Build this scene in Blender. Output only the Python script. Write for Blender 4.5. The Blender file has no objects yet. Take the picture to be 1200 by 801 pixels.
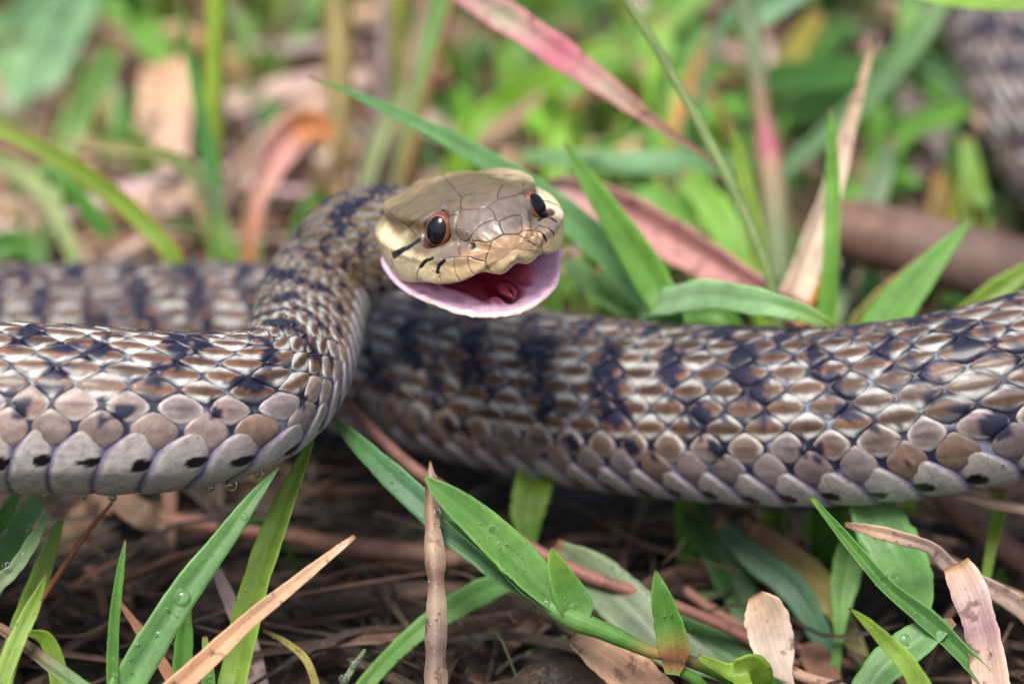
import bpy, math, random
import numpy as np
from mathutils import Vector, noise
from mathutils.bvhtree import BVHTree
# Units: one Blender unit is one centimetre (a close-up of a snake in wet grass).
random.seed(7); rng = np.random.default_rng(7)
S = bpy.context.scene
S.unit_settings.system = 'METRIC'; S.unit_settings.scale_length = 0.01
C = S.collection
# ------------------------------------------------------------------ camera
PITCH = math.radians(27.0); FPX = 3375.0; CAM = np.array([0., 0., 27.15])
RT = np.array([1., 0, 0]); FW = np.array([0, math.cos(PITCH), -math.sin(PITCH)]); UP = np.array([0, math.sin(PITCH), math.cos(PITCH)])
cd = bpy.data.cameras.new('camera'); cam = bpy.data.objects.new('camera', cd); C.objects.link(cam)
cam.location = CAM; cam.rotation_euler = (math.pi/2-PITCH, 0, 0)
cd.sensor_width = 36; cd.lens = 36*FPX/1200; cd.clip_start = 1; cd.clip_end = 3000
cd.dof.use_dof = True; cd.dof.focus_distance = 44.8; cd.dof.aperture_fstop = 0.094; cd.dof.aperture_blades = 0
S.camera = cam
# ------------------------------------------------------------------ sky, sun, exposure
SUN_EL, SUN_AZ = math.radians(66), math.radians(205)      # azimuth from +Y, clockwise
w = bpy.data.worlds.new('World'); S.world = w; w.use_nodes = True
nt = w.node_tree; bg = nt.nodes['Background']; sky = nt.nodes.new('ShaderNodeTexSky')
sky.sky_type = 'NISHITA'; sky.sun_disc = False; sky.sun_elevation = SUN_EL; sky.sun_rotation = SUN_AZ
sky.air_density = 1.0; sky.dust_density = 5.0; sky.ozone_density = 1.0
nt.links.new(sky.outputs[0], bg.inputs[0]); bg.inputs[1].default_value = 0.08
sl = bpy.data.lights.new('sun', 'SUN'); sl.energy = 2.1; sl.angle = math.radians(24); sl.color = (1.0, 0.96, 0.9)
sun = bpy.data.objects.new('sun', sl); C.objects.link(sun); sun.location = (0, 0, 200)
sd = Vector((math.sin(SUN_AZ)*math.cos(SUN_EL), math.cos(SUN_AZ)*math.cos(SUN_EL), math.sin(SUN_EL)))
sun.rotation_euler = sd.to_track_quat('Z', 'Y').to_euler()
S.view_settings.view_transform = 'Standard'; S.view_settings.look = 'None'; S.view_settings.exposure = 1.1; S.view_settings.gamma = 1
S.render.film_transparent = False
S.cycles.use_denoising = True; S.cycles.max_bounces = 8

# ------------------------------------------------------------------ helpers
def P(px, py, d):
    "a point seen at photograph position px, py at depth d"
    return CAM + d*(FW + RT*(px-600)/FPX + UP*(400.5-py)/FPX)
def proj(p):
    q = np.atleast_2d(p)-CAM; d = q@FW
    return np.stack([600+FPX*(q@RT)/d, 400.5-FPX*(q@UP)/d, d], -1)
def norm(v): return v/np.maximum(np.linalg.norm(v, axis=-1, keepdims=True), 1e-9)
def sstep(a, b, x): t = np.clip((x-a)/(b-a), 0, 1); return t*t*(3-2*t)
def catmull(pts, n):
    "centripetal-free Catmull-Rom through rows of pts, n samples"
    pts = np.asarray(pts, float); m = len(pts)
    e = np.vstack([2*pts[0]-pts[1], pts, 2*pts[-1]-pts[-2]])
    t = np.linspace(0, m-1, n); i = np.minimum(t.astype(int), m-2); f = (t-i)[:, None]
    a, b, c, d = e[i], e[i+1], e[i+2], e[i+3]
    return .5*(2*b+(c-a)*f+(2*a-5*b+4*c-d)*f**2+(3*b-a-3*c+d)*f**3)
def vnoise(p, seed=0):
    "smooth value noise, vectorised, 0..1"
    p = np.asarray(p, float); i = np.floor(p).astype(np.int64); f = p-i; f = f*f*(3-2*f)
    def h(x, y, z):
        n = (x*374761393+y*668265263+z*2147483647+seed*974634777) & 0x7fffffff
        n = ((n ^ (n >> 13))*1274126177) & 0x7fffffff
        return ((n ^ (n >> 16)) & 0xffff)/65535.
    r = 0
    for dx in (0, 1):
        for dy in (0, 1):
            for dz in (0, 1):
                wgt = np.where(dx, f[..., 0], 1-f[..., 0])*np.where(dy, f[..., 1], 1-f[..., 1])*np.where(dz, f[..., 2], 1-f[..., 2])
                r = r+wgt*h(i[..., 0]+dx, i[..., 1]+dy, i[..., 2]+dz)
    return r
def grid_faces(nu, nv, wrap=False):
    a = np.arange(nu-1)[:, None]; b = np.arange(nv if wrap else nv-1)[None, :]
    b2 = (b+1) % nv
    return np.stack([a*nv+b, a*nv+b2, (a+1)*nv+b2, (a+1)*nv+b], -1).reshape(-1, 4)
def mesh(name, V, Fq, mat, parent=None, col=None, uv=None, base=None, smooth=True, tris=None):
    "one mesh object; V world positions, origin moved to base"
    V = np.asarray(V, float)
    if parent is not None:
        base = np.array(parent['_w']) if '_w' in parent else np.zeros(3); off = base
    else:
        off = V[V[:, 2].argmin()] if base is None else np.asarray(base, float)
    me = bpy.data.meshes.new(name); Vl = (V-off).astype(np.float32)
    me.vertices.add(len(Vl)); me.vertices.foreach_set('co', Vl.ravel())
    Fq = np.asarray(Fq, np.int32).reshape(-1, 4) if Fq is not None and len(Fq) else np.zeros((0, 4), np.int32)
    T = np.asarray(tris, np.int32).reshape(-1, 3) if tris is not None and len(tris) else np.zeros((0, 3), np.int32)
    li = np.concatenate([Fq.ravel(), T.ravel()])
    me.loops.add(len(li)); me.loops.foreach_set('vertex_index', li)
    st = np.concatenate([np.arange(len(Fq))*4, len(Fq)*4+np.arange(len(T))*3]).astype(np.int32)
    me.polygons.add(len(st)); me.polygons.foreach_set('loop_start', st)
    me.polygons.foreach_set('loop_total', np.concatenate([np.full(len(Fq), 4), np.full(len(T), 3)]).astype(np.int32))
    if smooth: me.polygons.foreach_set('use_smooth', np.ones(len(st), bool))
    if col is not None:
        ca = me.color_attributes.new('Col', 'FLOAT_COLOR', 'POINT')
        c4 = np.ones((len(V), 4), np.float32); c4[:, :3] = col; ca.data.foreach_set('color', c4.ravel())
    if uv is not None:
        ul = me.uv_layers.new(name='UV'); ul.data.foreach_set('uv', np.asarray(uv, np.float32)[li].ravel())
    me.update(); me.validate(); me.materials.append(mat)
    o = bpy.data.objects.new(name, me); C.objects.link(o)
    if parent is not None: o.parent = parent
    else: o.location = off
    o['_w'] = [float(x) for x in off]
    return o
def tag(o, label=None, cat=None, group=None, kind=None):
    for k, v in (('label', label), ('category', cat), ('group', group), ('kind', kind)):
        if v: o[k] = v
    return o
def empty(name, loc):
    o = bpy.data.objects.new(name, None); C.objects.link(o); o.location = loc; o['_w'] = [float(x) for x in loc]; o.empty_display_size = .5
    return o
class Mat:
    def __init__(s, name):
        s.m = bpy.data.materials.new(name); s.m.use_nodes = True; s.t = s.m.node_tree; s.b = s.t.nodes['Principled BSDF']
    def n(s, t, **k):
        x = s.t.nodes.new(t)
        for a, v in k.items():
            if a.startswith('i_'): x.inputs[a[2:].replace('_', ' ')].default_value = v
            else: setattr(x, a, v)
        return x
    def l(s, a, b): s.t.links.new(a, b)
    def ramp(s, fac, stops):
        r = s.n('ShaderNodeValToRGB'); e = r.color_ramp.elements
        while len(e) < len(stops): e.new(.5)
        for k, (p, c) in enumerate(stops): e[k].position = p; e[k].color = (*c, 1) if len(c) == 3 else c
        s.l(fac, r.inputs[0]); return r
    def mix(s, a, b, fac, mode='MIX'):
        x = s.n('ShaderNodeMix', data_type='RGBA', blend_type=mode)
        for v, i in ((a, 6), (b, 7), (fac, 0)):
            if hasattr(v, 'links'): s.l(v, x.inputs[i])
            else: x.inputs[i].default_value = v if i == 0 else (*v, 1)
        return x.outputs[2]
    def bump(s, h, strength, dist):
        b = s.n('ShaderNodeBump'); b.inputs['Strength'].default_value = strength; b.inputs['Distance'].default_value = dist
        s.l(h, b.inputs['Height']); s.l(b.outputs[0], s.b.inputs['Normal']); return b
# ------------------------------------------------------------------ materials
def mat_skin(name, rough, coat, nscale, ncon, bdist, sss=0.0, spec=.5):
    M = Mat(name); a = M.n('ShaderNodeAttribute', attribute_name='Col'); tc = M.n('ShaderNodeTexCoord')
    n1 = M.n('ShaderNodeTexNoise', i_Scale=nscale, i_Detail=5.0, i_Roughness=.65); M.l(tc.outputs['Object'], n1.inputs['Vector'])
    r = M.ramp(n1.outputs[0], [(.3, (1-ncon,)*3), (.7, (1+ncon*.4,)*3)])
    M.l(M.mix(a.outputs[0], r.outputs[0], 1.0, 'MULTIPLY'), M.b.inputs['Base Color'])
    n3 = M.n('ShaderNodeTexNoise', i_Scale=nscale*2.1, i_Detail=4.0, i_Roughness=.6); M.l(tc.outputs['Object'], n3.inputs['Vector'])
    old = M.b.inputs['Base Color'].links[0].from_socket; dr = M.ramp(n3.outputs[0], [(.60, (0, 0, 0)), (.72, (.5, .5, .5))]); M.l(M.mix(old, (.085, .06, .04), dr.outputs[0]), M.b.inputs['Base Color'])
    n2 = M.n('ShaderNodeTexNoise', i_Scale=nscale*3, i_Detail=3.0); M.l(tc.outputs['Object'], n2.inputs['Vector'])
    M.bump(n2.outputs[0], .5, bdist)
    rr = M.n('ShaderNodeMapRange'); rr.inputs[3].default_value = rough-.08; rr.inputs[4].default_value = rough+.14; M.l(n1.outputs[0], rr.inputs[0]); M.l(rr.outputs[0], M.b.inputs['Roughness'])
    M.b.inputs['Coat Weight'].default_value = coat; M.b.inputs['Coat Roughness'].default_value = .18
    M.b.inputs['Specular IOR Level'].default_value = spec
    if sss: M.b.inputs['Subsurface Weight'].default_value = sss; M.b.inputs['Subsurface Radius'].default_value = (.12, .05, .04); M.b.inputs['Subsurface Scale'].default_value = 1.0
    return M.m
m_body = mat_skin('snake_skin', .42, .1, 9, .25, .006)
m_scale = mat_skin('snake_scale', .40, .12, 7, .30, .006, spec=.4)
m_head = mat_skin('snake_head_skin', .34, .25, 6, .24, .006)
m_mouth = mat_skin('mouth_flesh', .28, .35, 6, .12, .012, sss=.35)
M = Mat('eye_gloss'); a = M.n('ShaderNodeAttribute', attribute_name='Col'); M.l(a.outputs[0], M.b.inputs['Base Color']); M.b.inputs['Roughness'].default_value = .12; M.b.inputs['Coat Weight'].default_value = 1; M.b.inputs['Coat Roughness'].default_value = .03; m_eye = M.m
M = Mat('pupil_black'); M.b.inputs['Base Color'].default_value = (.004, .004, .006, 1); M.b.inputs['Roughness'].default_value = .09; M.b.inputs['Specular IOR Level'].default_value = .35; M.b.inputs['Coat Weight'].default_value = .25; M.b.inputs['Coat Roughness'].default_value = .02; m_pupil = M.m
M = Mat('water'); M.b.inputs['Transmission Weight'].default_value = 1; M.b.inputs['IOR'].default_value = 1.333; M.b.inputs['Roughness'].default_value = .01; M.b.inputs['Base Color'].default_value = (1, 1, 1, 1); m_water = M.m
def mat_leaf(name, trans, veins, spots, rough):
    M = Mat(name); a = M.n('ShaderNodeAttribute', attribute_name='Col'); uv = M.n('ShaderNodeUVMap'); tc = M.n('ShaderNodeTexCoord')
    sx = M.n('ShaderNodeSeparateXYZ'); M.l(uv.outputs[0], sx.inputs[0])
    mu = M.n('ShaderNodeMath', operation='MULTIPLY'); M.l(sx.outputs[0], mu.inputs[0]); mu.inputs[1].default_value = veins*6.283
    nz = M.n('ShaderNodeTexNoise', i_Scale=1.4, i_Detail=2.0); M.l(tc.outputs['Object'], nz.inputs['Vector'])
    ad = M.n('ShaderNodeMath', operation='MULTIPLY_ADD'); M.l(nz.outputs[0], ad.inputs[0]); ad.inputs[1].default_value = 2.0; M.l(mu.outputs[0], ad.inputs[2])
    sn = M.n('ShaderNodeMath', operation='SINE'); M.l(ad.outputs[0], sn.inputs[0])
    vr = M.n('ShaderNodeMapRange'); vr.inputs[1].default_value = -1; vr.inputs[2].default_value = 1; M.l(sn.outputs[0], vr.inputs[0])
    # mottling
    mp = M.n('ShaderNodeMapping'); M.l(tc.outputs['Object'], mp.inputs[0])
    n1 = M.n('ShaderNodeTexNoise', i_Scale=2.2, i_Detail=6.0, i_Roughness=.7); M.l(mp.outputs[0], n1.inputs['Vector'])
    c = M.mix(a.outputs[0], M.ramp(n1.outputs[0], [(.3, (.72, .74, .7)), (.7, (1.22, 1.18, 1.15))]).outputs[0], 1.0, 'MULTIPLY')
    c = M.mix(c, M.ramp(vr.outputs[0], [(0, (.84, .86, .82)), (1, (1.08, 1.06, 1.1))]).outputs[0], .45, 'MULTIPLY')
    n3 = M.n('ShaderNodeTexNoise', i_Scale=3.2 if spots > .3 else 5.5, i_Detail=4.0, i_Roughness=.55); M.l(mp.outputs[0], n3.inputs['Vector'])
    sp = M.ramp(n3.outputs[0], [(.70-.12*spots, (0, 0, 0)), (.76-.1*spots, (1, 1, 1))])
    c = M.mix(c, (.10, .05, .03) if spots > .3 else (.22, .16, .06), 0.0)
    x = c.node; mm = M.n('ShaderNodeMath', operation='MULTIPLY'); M.l(sp.outputs[0], mm.inputs[0]); mm.inputs[1].default_value = .75 if spots > .3 else .45; M.l(mm.outputs[0], x.inputs[0])
    n4 = M.n('ShaderNodeTexNoise', i_Scale=26.0, i_Detail=2.0, i_Roughness=.5); M.l(tc.outputs['Object'], n4.inputs['Vector'])
    dr = M.ramp(n4.outputs[0], [(.63, (0, 0, 0)), (.70, (1, 1, 1))]); c = M.mix(c, (.30, .33, .24) if spots < .3 else (.5, .42, .34), 0.0)
    x = c.node; mm = M.n('ShaderNodeMath', operation='MULTIPLY'); M.l(dr.outputs[0], mm.inputs[0]); mm.inputs[1].default_value = .42; M.l(mm.outputs[0], x.inputs[0])
    M.l(c, M.b.inputs['Base Color'])
    M.b.inputs['Roughness'].default_value = rough; M.b.inputs['Specular IOR Level'].default_value = .45
    M.bump(vr.outputs[0], .22, .010)
    if trans:
        tr = M.n('ShaderNodeBsdfTranslucent'); M.l(M.mix(c, (1.5, 1.7, .8), 1.0, 'MULTIPLY'), tr.inputs[0])
        mx = M.n('ShaderNodeMixShader'); mx.inputs[0].default_value = trans
        M.l(M.b.outputs[0], mx.inputs[1]); M.l(tr.outputs[0], mx.inputs[2]); M.l(mx.outputs[0], M.t.nodes['Material Output'].inputs[0])
    return M.m
m_leaf = mat_leaf('green_leaf', .34, 15, .0, .44)
m_dead = mat_leaf('dead_leaf', .10, 8, 1.0, .62)
M = Mat('soil'); tc = M.n('ShaderNodeTexCoord'); n1 = M.n('ShaderNodeTexNoise', i_Scale=.9, i_Detail=8.0, i_Roughness=.7); M.l(tc.outputs['Object'], n1.inputs['Vector'])
M.l(M.ramp(n1.outputs[0], [(.3, (.012, .009, .007)), (.55, (.035, .025, .018)), (.75, (.09, .06, .04))]).outputs[0], M.b.inputs['Base Color']); M.b.inputs['Roughness'].default_value = .8; M.bump(n1.outputs[0], .8, .25); m_soil = M.m

# ------------------------------------------------------------------ ground
def gz(x, y):
    p = np.stack([np.asarray(x)*.22, np.asarray(y)*.22, np.zeros_like(np.asarray(x, float))], -1)
    return (vnoise(p, 3)-.5)*.8 + (vnoise(p*3.1, 5)-.5)*.25 - .2
gxs = np.concatenate([np.linspace(-2500, -40, 26)[:-1], np.linspace(-40, 40, 161), np.linspace(40, 2500, 26)[1:]])
gys = np.concatenate([np.linspace(-2000, 20, 22)[:-1], np.linspace(20, 110, 181), np.linspace(110, 3500, 28)[1:]])
GX, GY = np.meshgrid(gxs, gys, indexing='ij')
mesh('ground', np.stack([GX, GY, gz(GX, GY)], -1).reshape(-1, 3), grid_faces(len(gxs), len(gys)), m_soil, base=(0, 0, 0))['kind'] = 'structure'

# ------------------------------------------------------------------ snake
# head frame (columns: forward, the snake's left, up) given by camera axes
def camdir(a): return a[0]*RT+a[1]*UP-a[2]*FW
hf = norm(np.array([.35, -.25, .903])); hl = norm(np.cross([0, 1, 0], hf)); hl = norm(np.array([.915, .285, -.27])-np.dot([.915, .285, -.27], hf)*hf); hu = np.cross(hf, hl)
HR = np.stack([camdir(hf), camdir(hl), camdir(hu)], 0); HO = P(568, 255, 45.6)
def Hd(p): return HO+np.asarray(p, float)@HR
def Hl(p): return (np.asarray(p)-HO)@HR.T
Z = np.array([0, 0, 1.]); AW = np.array([0, 1., 0])
def roll(deg): a = math.radians(deg); return Z*math.cos(a)+AW*math.sin(a)
ctl = []   # position, radius, dorsal hint
for q, r in (((-1.3, 0, -.48), .42), ((-1.9, 0, -.56), .58), ((-2.7, 0, -.98), .80)): ctl.append((Hd(q), r, HR[2]))
dn = camdir(np.array([-.55, .75, -.1]))
for px, py, d, r, h in [
    (432, 284, 49.6, .98, camdir(np.array([-.45, .85, .15]))), (394, 320, 50.0, 1.0, dn), (367, 361, 49.4, .98, camdir(np.array([-.75, .55, .1]))), (357, 404, 48.3, .97, camdir(np.array([-.8, .5, .2]))),
    (333, 446, 46.5, 1.0, camdir(np.array([-.5, .8, -.1]))), (285, 474, 45.4, 1.16, roll(30)), (215, 486, 44.9, 1.27, roll(36)), (140, 487, 44.7, 1.33, roll(38)), (60, 484, 44.7, 1.36, roll(38)),
    (-30, 482, 44.8, 1.38, roll(36)), (-130, 476, 45.3, 1.4, roll(25)), (-240, 462, 46.8, 1.4, roll(10)), (-310, 445, 49.5, 1.4, Z), (-300, 425, 52.8, 1.4, Z), (-200, 408, 55.2, 1.4, Z), (-70, 398, 56, 1.4, Z),
    (60, 396, 55.8, 1.42, Z), (200, 396, 55, 1.44, Z), (330, 402, 54, 1.46, Z), (460, 425, 53, 1.47, Z), (600, 457, 51.4, 1.48, Z), (730, 478, 50.1, 1.5, roll(4)), (860, 489, 48.9, 1.52, roll(9)),
    (970, 492, 48.1, 1.53, roll(13)), (1070, 484, 47.6, 1.53, roll(16)), (1160, 466, 47.4, 1.53, roll(18)), (1250, 440, 47.7, 1.52, roll(15)), (1350, 405, 48.8, 1.5, roll(5)), (1450, 360, 51.5, 1.48, Z),
    (1500, 310, 55, 1.45, Z), (1440, 275, 58.5, 1.4, Z), (1330, 240, 61, 1.36, Z), (1245, 180, 62.6, 1.3, Z), (1197, 100, 64, 1.25, Z), (1165, 20, 66, 1.18, Z), (1100, -48, 69, 1.05, Z), (980, -72, 72, .9, Z), (850, -88, 76, .6, Z), (700, -100, 79, .12, Z)]:
    ctl.append((P(px, py, d), r, h))
raw = catmull(np.array([np.concatenate([p, [r], h]) for p, r, h in ctl]), 6000)
ln = np.concatenate([[0], np.cumsum(np.linalg.norm(np.diff(raw[:, :3], axis=0), axis=1))]); SL = ln[-1]
NS = 3000; ss = np.linspace(0, SL, NS); sp = np.stack([np.interp(ss, ln, raw[:, k]) for k in range(7)], -1)
k = np.ones(41)/41
for c in range(3, 7):
    sp[20:-20, c] = np.convolve(np.pad(sp[:, c], 20, mode='edge'), k, 'valid')[20:-20]
CE, RA = sp[:, :3], sp[:, 3]; TT = norm(np.gradient(CE, axis=0)); DD = norm(sp[:, 4:]-(sp[:, 4:]*TT).sum(1)[:, None]*TT); LL = np.cross(TT, DD)
def tube(s, th, h=0.):
    "surface point at arc length s, angle th from the back (pi = belly), height h above skin"
    s = np.asarray(s, float); f = lambda A: np.stack([np.interp(s, ss, A[:, k]) for k in range(A.shape[1])], -1)
    c, D, L = f(CE), norm(f(DD)), norm(f(LL)); r = np.interp(s, ss, RA)+h
    ct, st = np.cos(th), np.sin(th)
    flat = 1-.10*sstep(.72, 1.0, -ct)      # the belly is a little flattened
    return c+(r*ct*flat)[..., None]*D+(r*st)[..., None]*L
BELLY = math.radians(62); wts = np.array([1.6, 1.22, 1.08, 1, 1, 1, 1, 1, 1, .5]); wts = wts/wts.sum()*(math.pi-BELLY)
rowc = []; acc = math.pi-BELLY
for j in range(9): rowc.append(acc-wts[j]/2); acc -= wts[j]
rowc.append(0.0)                          # row 0 next to the belly plates ... row 9 on the spine
pit = np.maximum((.47-.045*sstep(16, 26, ss))*RA, .05)
ncol = np.concatenate([[0], np.cumsum(np.diff(ss)/pit[:-1])]); NC = int(ncol[-1])
def s_of(c): return np.interp(c, ncol, ss)
def dark(s, th):
    "blotch field of the colour pattern: dark where above .5"
    c = np.interp(s, ss, ncol); a = np.abs(th); side = (th > 0)
    row = np.interp(a, [0]+rowc[::-1][1:]+[math.pi], [9]+list(range(8, -1, -1))+[-2.5])
    f = 0
    for (r0, off, per, rc, rr) in ((8.7, .0, 2.0, .34, 1.1), (5.9, 1.0, 2.0, .33, 1.5), (2.6, .0, 2.0, .32, 1.0), (.9, 1.1, 2.0, .26, .55), (4.2, .5, 2.0, .24, .9)):
        jit = (vnoise(np.stack([np.floor((c+off)/per)*1.7+side*9, c*0+r0, c*0], -1), 8)-.5)*1.0+.35*(vnoise(np.stack([row*.7, c*.4, side*3.+c*0], -1), 18)-.5)
        u = (c+off+jit+.13*(row-r0)) % per; u = np.minimum(u, per-u)
        f = np.maximum(f, np.exp(-(u/rc)**2*.69-((row-r0)/rr)**2*.69)*np.where(rr > 1, 1.0, .85))
    f = f*(1+.16*(1-sstep(18, 24, s)))
    return f+(vnoise(np.stack([c*2.3, a*9, side*5.+c*0], -1), 2)-.5)*.62+(vnoise(np.stack([c*6, a*20, side*5.+c*0], -1), 7)-.5)*.3
navy = np.array([.012, .012, .033]); black = np.array([.006, .006, .009])
snake = empty('snake', tube(s_of(60), math.pi)); tag(snake, 'brown and navy scaled snake coiled across wet grass, head raised with pink mouth open', 'snake')
# one continuous body skin: tube ...
nu, nv = 2400, 96
S_, T_ = np.meshgrid(np.linspace(0, SL, nu), np.linspace(-math.pi, math.pi, nv, endpoint=False), indexing='ij')
bodyV = tube(S_.ravel(), T_.ravel(), -.02); bodyF = grid_faces(nu, nv, True)
sk_n = vnoise(bodyV*3.0, 4)[:, None]
pale = np.array([.24, .26, .32]); Dk = sstep(.25, .5, dark(S_.ravel(), T_.ravel()))[:, None]
bodyC = navy*1.3*(1-.45*Dk)+pale*(1-sstep(.12, .3, dark(S_.ravel(), T_.ravel())))[:, None]*sstep(.45, .7, sk_n)*.9
bel = sstep(math.pi-BELLY-.05, math.pi-BELLY+.1, np.abs(T_.ravel()))[:, None]
nk = (1-sstep(3.4, 6.2, S_.ravel()))[:, None]        # paler, dusty throat and neck
bodyC = bodyC*(1-bel)+np.array([.11, .10, .21])*bel
bodyC = bodyC*(1-nk*.8)+nk*.8*(np.array([.30, .25, .17])*(.5+.8*sk_n)*(1-bel)+np.array([.52, .47, .40])*bel)
# ... head: one loft of 300 x 420
#        x,    T,   Zt,  M,   Zm,   W,    Zb,   Zl
tab = [(-3.1, .30, .00, .50, -.3, .52, -.65, -.85), (-2.5, .36, .08, .70, -.12, .86, -.42, -.80), (-1.95, .58, .32, 1.08, .02, 1.27, -.32, -.80), (-1.3, .68, .40, 1.22, .04, 1.42, -.30, -.82),
       (-.65, .66, .42, 1.17, .07, 1.42, -.30, -.79), (0, .62, .43, .90, .00, 1.28, -.34, -.71), (.35, .50, .40, .70, -.06, 1.09, -.36, -.74), (.65, .38, .29, .54, -.10, .87, -.37, -.69),
       (.88, .30, .14, .44, -.14, .66, -.34, -.58), (1.03, .21, -.03, .31, -.20, .43, -.32, -.46), (1.10, .10, -.16, .17, -.24, .20, -.30, -.40), (1.12, .0, -.32, 0, -.33, 0, -.34, -.36)]
nx, nq = 400, 560
tb = catmull(tab, nx); tb[:, [1, 3, 5]] = np.maximum(tb[:, [1, 3, 5]], 0)
sec = []
qq = np.linspace(0, 2*math.pi, nq, endpoint=False)
for x, T, Zt, Mm, Zm, W, Zb, Zl in tb:
    op = sstep(-1.75, -1.45, x)*(1-sstep(.75, 1.0, x))
    half = [(0, Zt), (T*.5, Zt-.025), (T*.97, Zt-.12), (Mm*.94, Zm+(Zt-Zm)*.40), (Mm*1.0, Zm-.06), (W*.99, Zb+.10), (W, Zb-.06), (W*.95, Zl+.03), (W*.82, Zl+.04*op), (W*.6, Zl-.12*(1-op)+.2*op), (W*.3, Zl-.2*(1-op)+.28*op), (0, Zl-.24*(1-op)+.3*op)]
    full = np.array(half+[(-y, z) for y, z in half[-2:0:-1]])
    m = len(full); e = np.vstack([full[-1], full, full[0], full[1]]); t = qq/(2*math.pi)*m; i = t.astype(int); f = (t-i)[:, None]
    a, b, c, d = e[i], e[i+1], e[i+2], e[i+3]
    yz = .5*(2*b+(c-a)*f+(2*a-5*b+4*c-d)*f**2+(3*b-a-3*c+d)*f**3)
    sec.append(np.column_stack([np.full(nq, x), yz]))
HL = np.array(sec)                                   # nx, nq, 3 local
# the lip dips at the sides of the snout and lifts in the middle (rostral notch)
lipw = sstep(-.25, -.5, HL[..., 2])
HL[..., 2] += lipw*.19*np.exp(-((HL[..., 1]-.04)/.17)**2)*sstep(.7, 1.05, HL[..., 0])
HL[..., 2] -= lipw*.05*np.sin(np.clip((HL[..., 0]+1.2)/1.6, 0, 1)*math.pi)
hid = np.arange(nq); outer = (np.minimum(hid, nq-hid)/nq*22 < 7.3)     # the outside of the head, not the palate
flat = HL.reshape(-1, 3)
HF = grid_faces(nx, nq, True)
bv = BVHTree.FromPolygons([Vector(v) for v in Hd(HL[::4, ::4].reshape(-1, 3))], grid_faces(nx//4, nq//4, True).tolist())
def onhead(cx, cy):
    "photograph crop position -> head-local surface point"
    px, py = 400+cx/3.813, 180+cy/3.813; d = norm(P(px, py, 1.)-CAM)
    h = bv.ray_cast(Vector(CAM), Vector(d))
    return Hl(np.array(h[0])) if h[0] is not None else None
def polyline(pts, n=14):
    dense = catmull(np.array(pts, float), max(3, int(sum(math.dist(a, b) for a, b in zip(pts, pts[1:]))/7)))
    out = [onhead(*p) for p in dense]; return np.array([o for o in out if o is not None])
seams = [[(480, 285), (515, 272), (533, 250), (535, 205), (560, 180)], [(533, 262), (518, 300), (515, 350), (530, 385)], [(533, 250), (590, 246), (650, 235), (702, 206), (760, 190), (815, 184)], [(650, 235), (678, 258), (690, 292)],
    [(690, 292), (640, 310), (600, 338), (582, 365)], [(690, 292), (706, 300), (760, 278), (806, 275)], [(706, 300), (715, 335), (728, 360)], [(582, 365), (592, 385), (640, 396), (672, 390), (728, 362), (790, 360), (812, 342)],
    [(672, 390), (663, 425), (650, 460), (648, 490), (662, 525)], [(790, 360), (830, 385), (865, 412)], [(582, 365), (573, 385), (552, 392), (530, 385)], [(452, 468), (500, 460), (560, 460), (600, 475), (642, 484)],
    [(500, 460), (508, 530), (528, 570)], [(562, 462), (575, 520), (604, 552)], [(642, 484), (650, 515), (672, 532)], [(440, 530), (440, 560), (452, 585)], [(350, 508), (338, 545), (345, 580)], [(215, 270), (240, 292), (280, 315), (310, 340), (335, 372)],
    [(806, 275), (808, 310), (812, 342)], [(300, 330), (330, 300), (380, 270)], [(865, 345), (890, 400), (902, 445)], [(880, 340), (915, 390), (925, 425)], [(530, 385), (525, 420), (530, 460)],
    [(812, 150), (822, 120), (850, 110)], [(535, 205), (470, 215), (400, 258)], [(702, 206), (700, 180), (720, 140)], [(560, 180), (640, 175), (700, 180)], [(812, 342), (850, 345), (880, 330)], [(450, 90), (500, 150), (540, 200)], [(230, 470), (225, 520)], [(430, 150), (350, 190), (240, 260)]]
bars = [([(232, 457), (262, 436), (300, 418), (348, 392)], .082), ([(353, 508), (378, 480), (408, 467)], .040), ([(428, 530), (437, 502), (460, 478)], .046), ([(882, 219), (920, 214), (962, 228)], .05), ([(880, 302), (915, 290), (962, 304)], .035), ([(885, 322), (925, 332), (952, 362)], .032), ([(878, 345), (905, 362), (917, 390)], .032)]
near = flat
def dist_poly(pts, reach):
    d = np.full(len(near), 9.)
    lo, hi = pts.min(0)-reach, pts.max(0)+reach; m = np.all((near > lo) & (near < hi), 1); idx = np.nonzero(m)[0]; V = near[idx]
    for a, b in zip(pts[:-1], pts[1:]):
        ab = b-a; t = np.clip(((V-a)@ab)/max(ab@ab, 1e-9), 0, 1); q = np.linalg.norm(V-a-t[:, None]*ab, axis=1); d[idx] = np.minimum(d[idx], q)
    return d
gr = np.zeros(len(flat)); br = np.zeros(len(flat))
for sm in seams:
    pl = polyline(sm)
    if len(pl) > 1: gr = np.maximum(gr, np.exp(-(dist_poly(pl, .08)/.011)**2))
for b, wd in bars:
    pl = polyline(b)
    if len(pl) > 1: br = np.maximum(br, 1-sstep(wd*.55, wd*.8, dist_poly(pl, .2)+(vnoise(near*25, 6)-.5)*.02))
x, y, z = flat.T
olive = np.array([.150, .108, .055]); dusk = np.array([.185, .145, .12]); tan = np.array([.45, .29, .17]); cream = np.array([.88, .72, .45]); ivory = np.array([.85, .70, .42]); red = np.array([.48, .06, .10])
zb = np.interp(x, [-3, -2, -1.3, -.6, -.25, .3, .8, 1.1], [-.3, -.2, -.06, -.10, -.24, -.34, -.40, -.42])+.30*sstep(0, .5, y)*sstep(.5, -.1, x)
side = sstep(.13, -.08, z-zb+(vnoise(flat*6, 3)-.5)*.10)
hc = olive*(1-sstep(.0, .7, x))[:, None]+dusk*sstep(.0, .7, x)[:, None]
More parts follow.
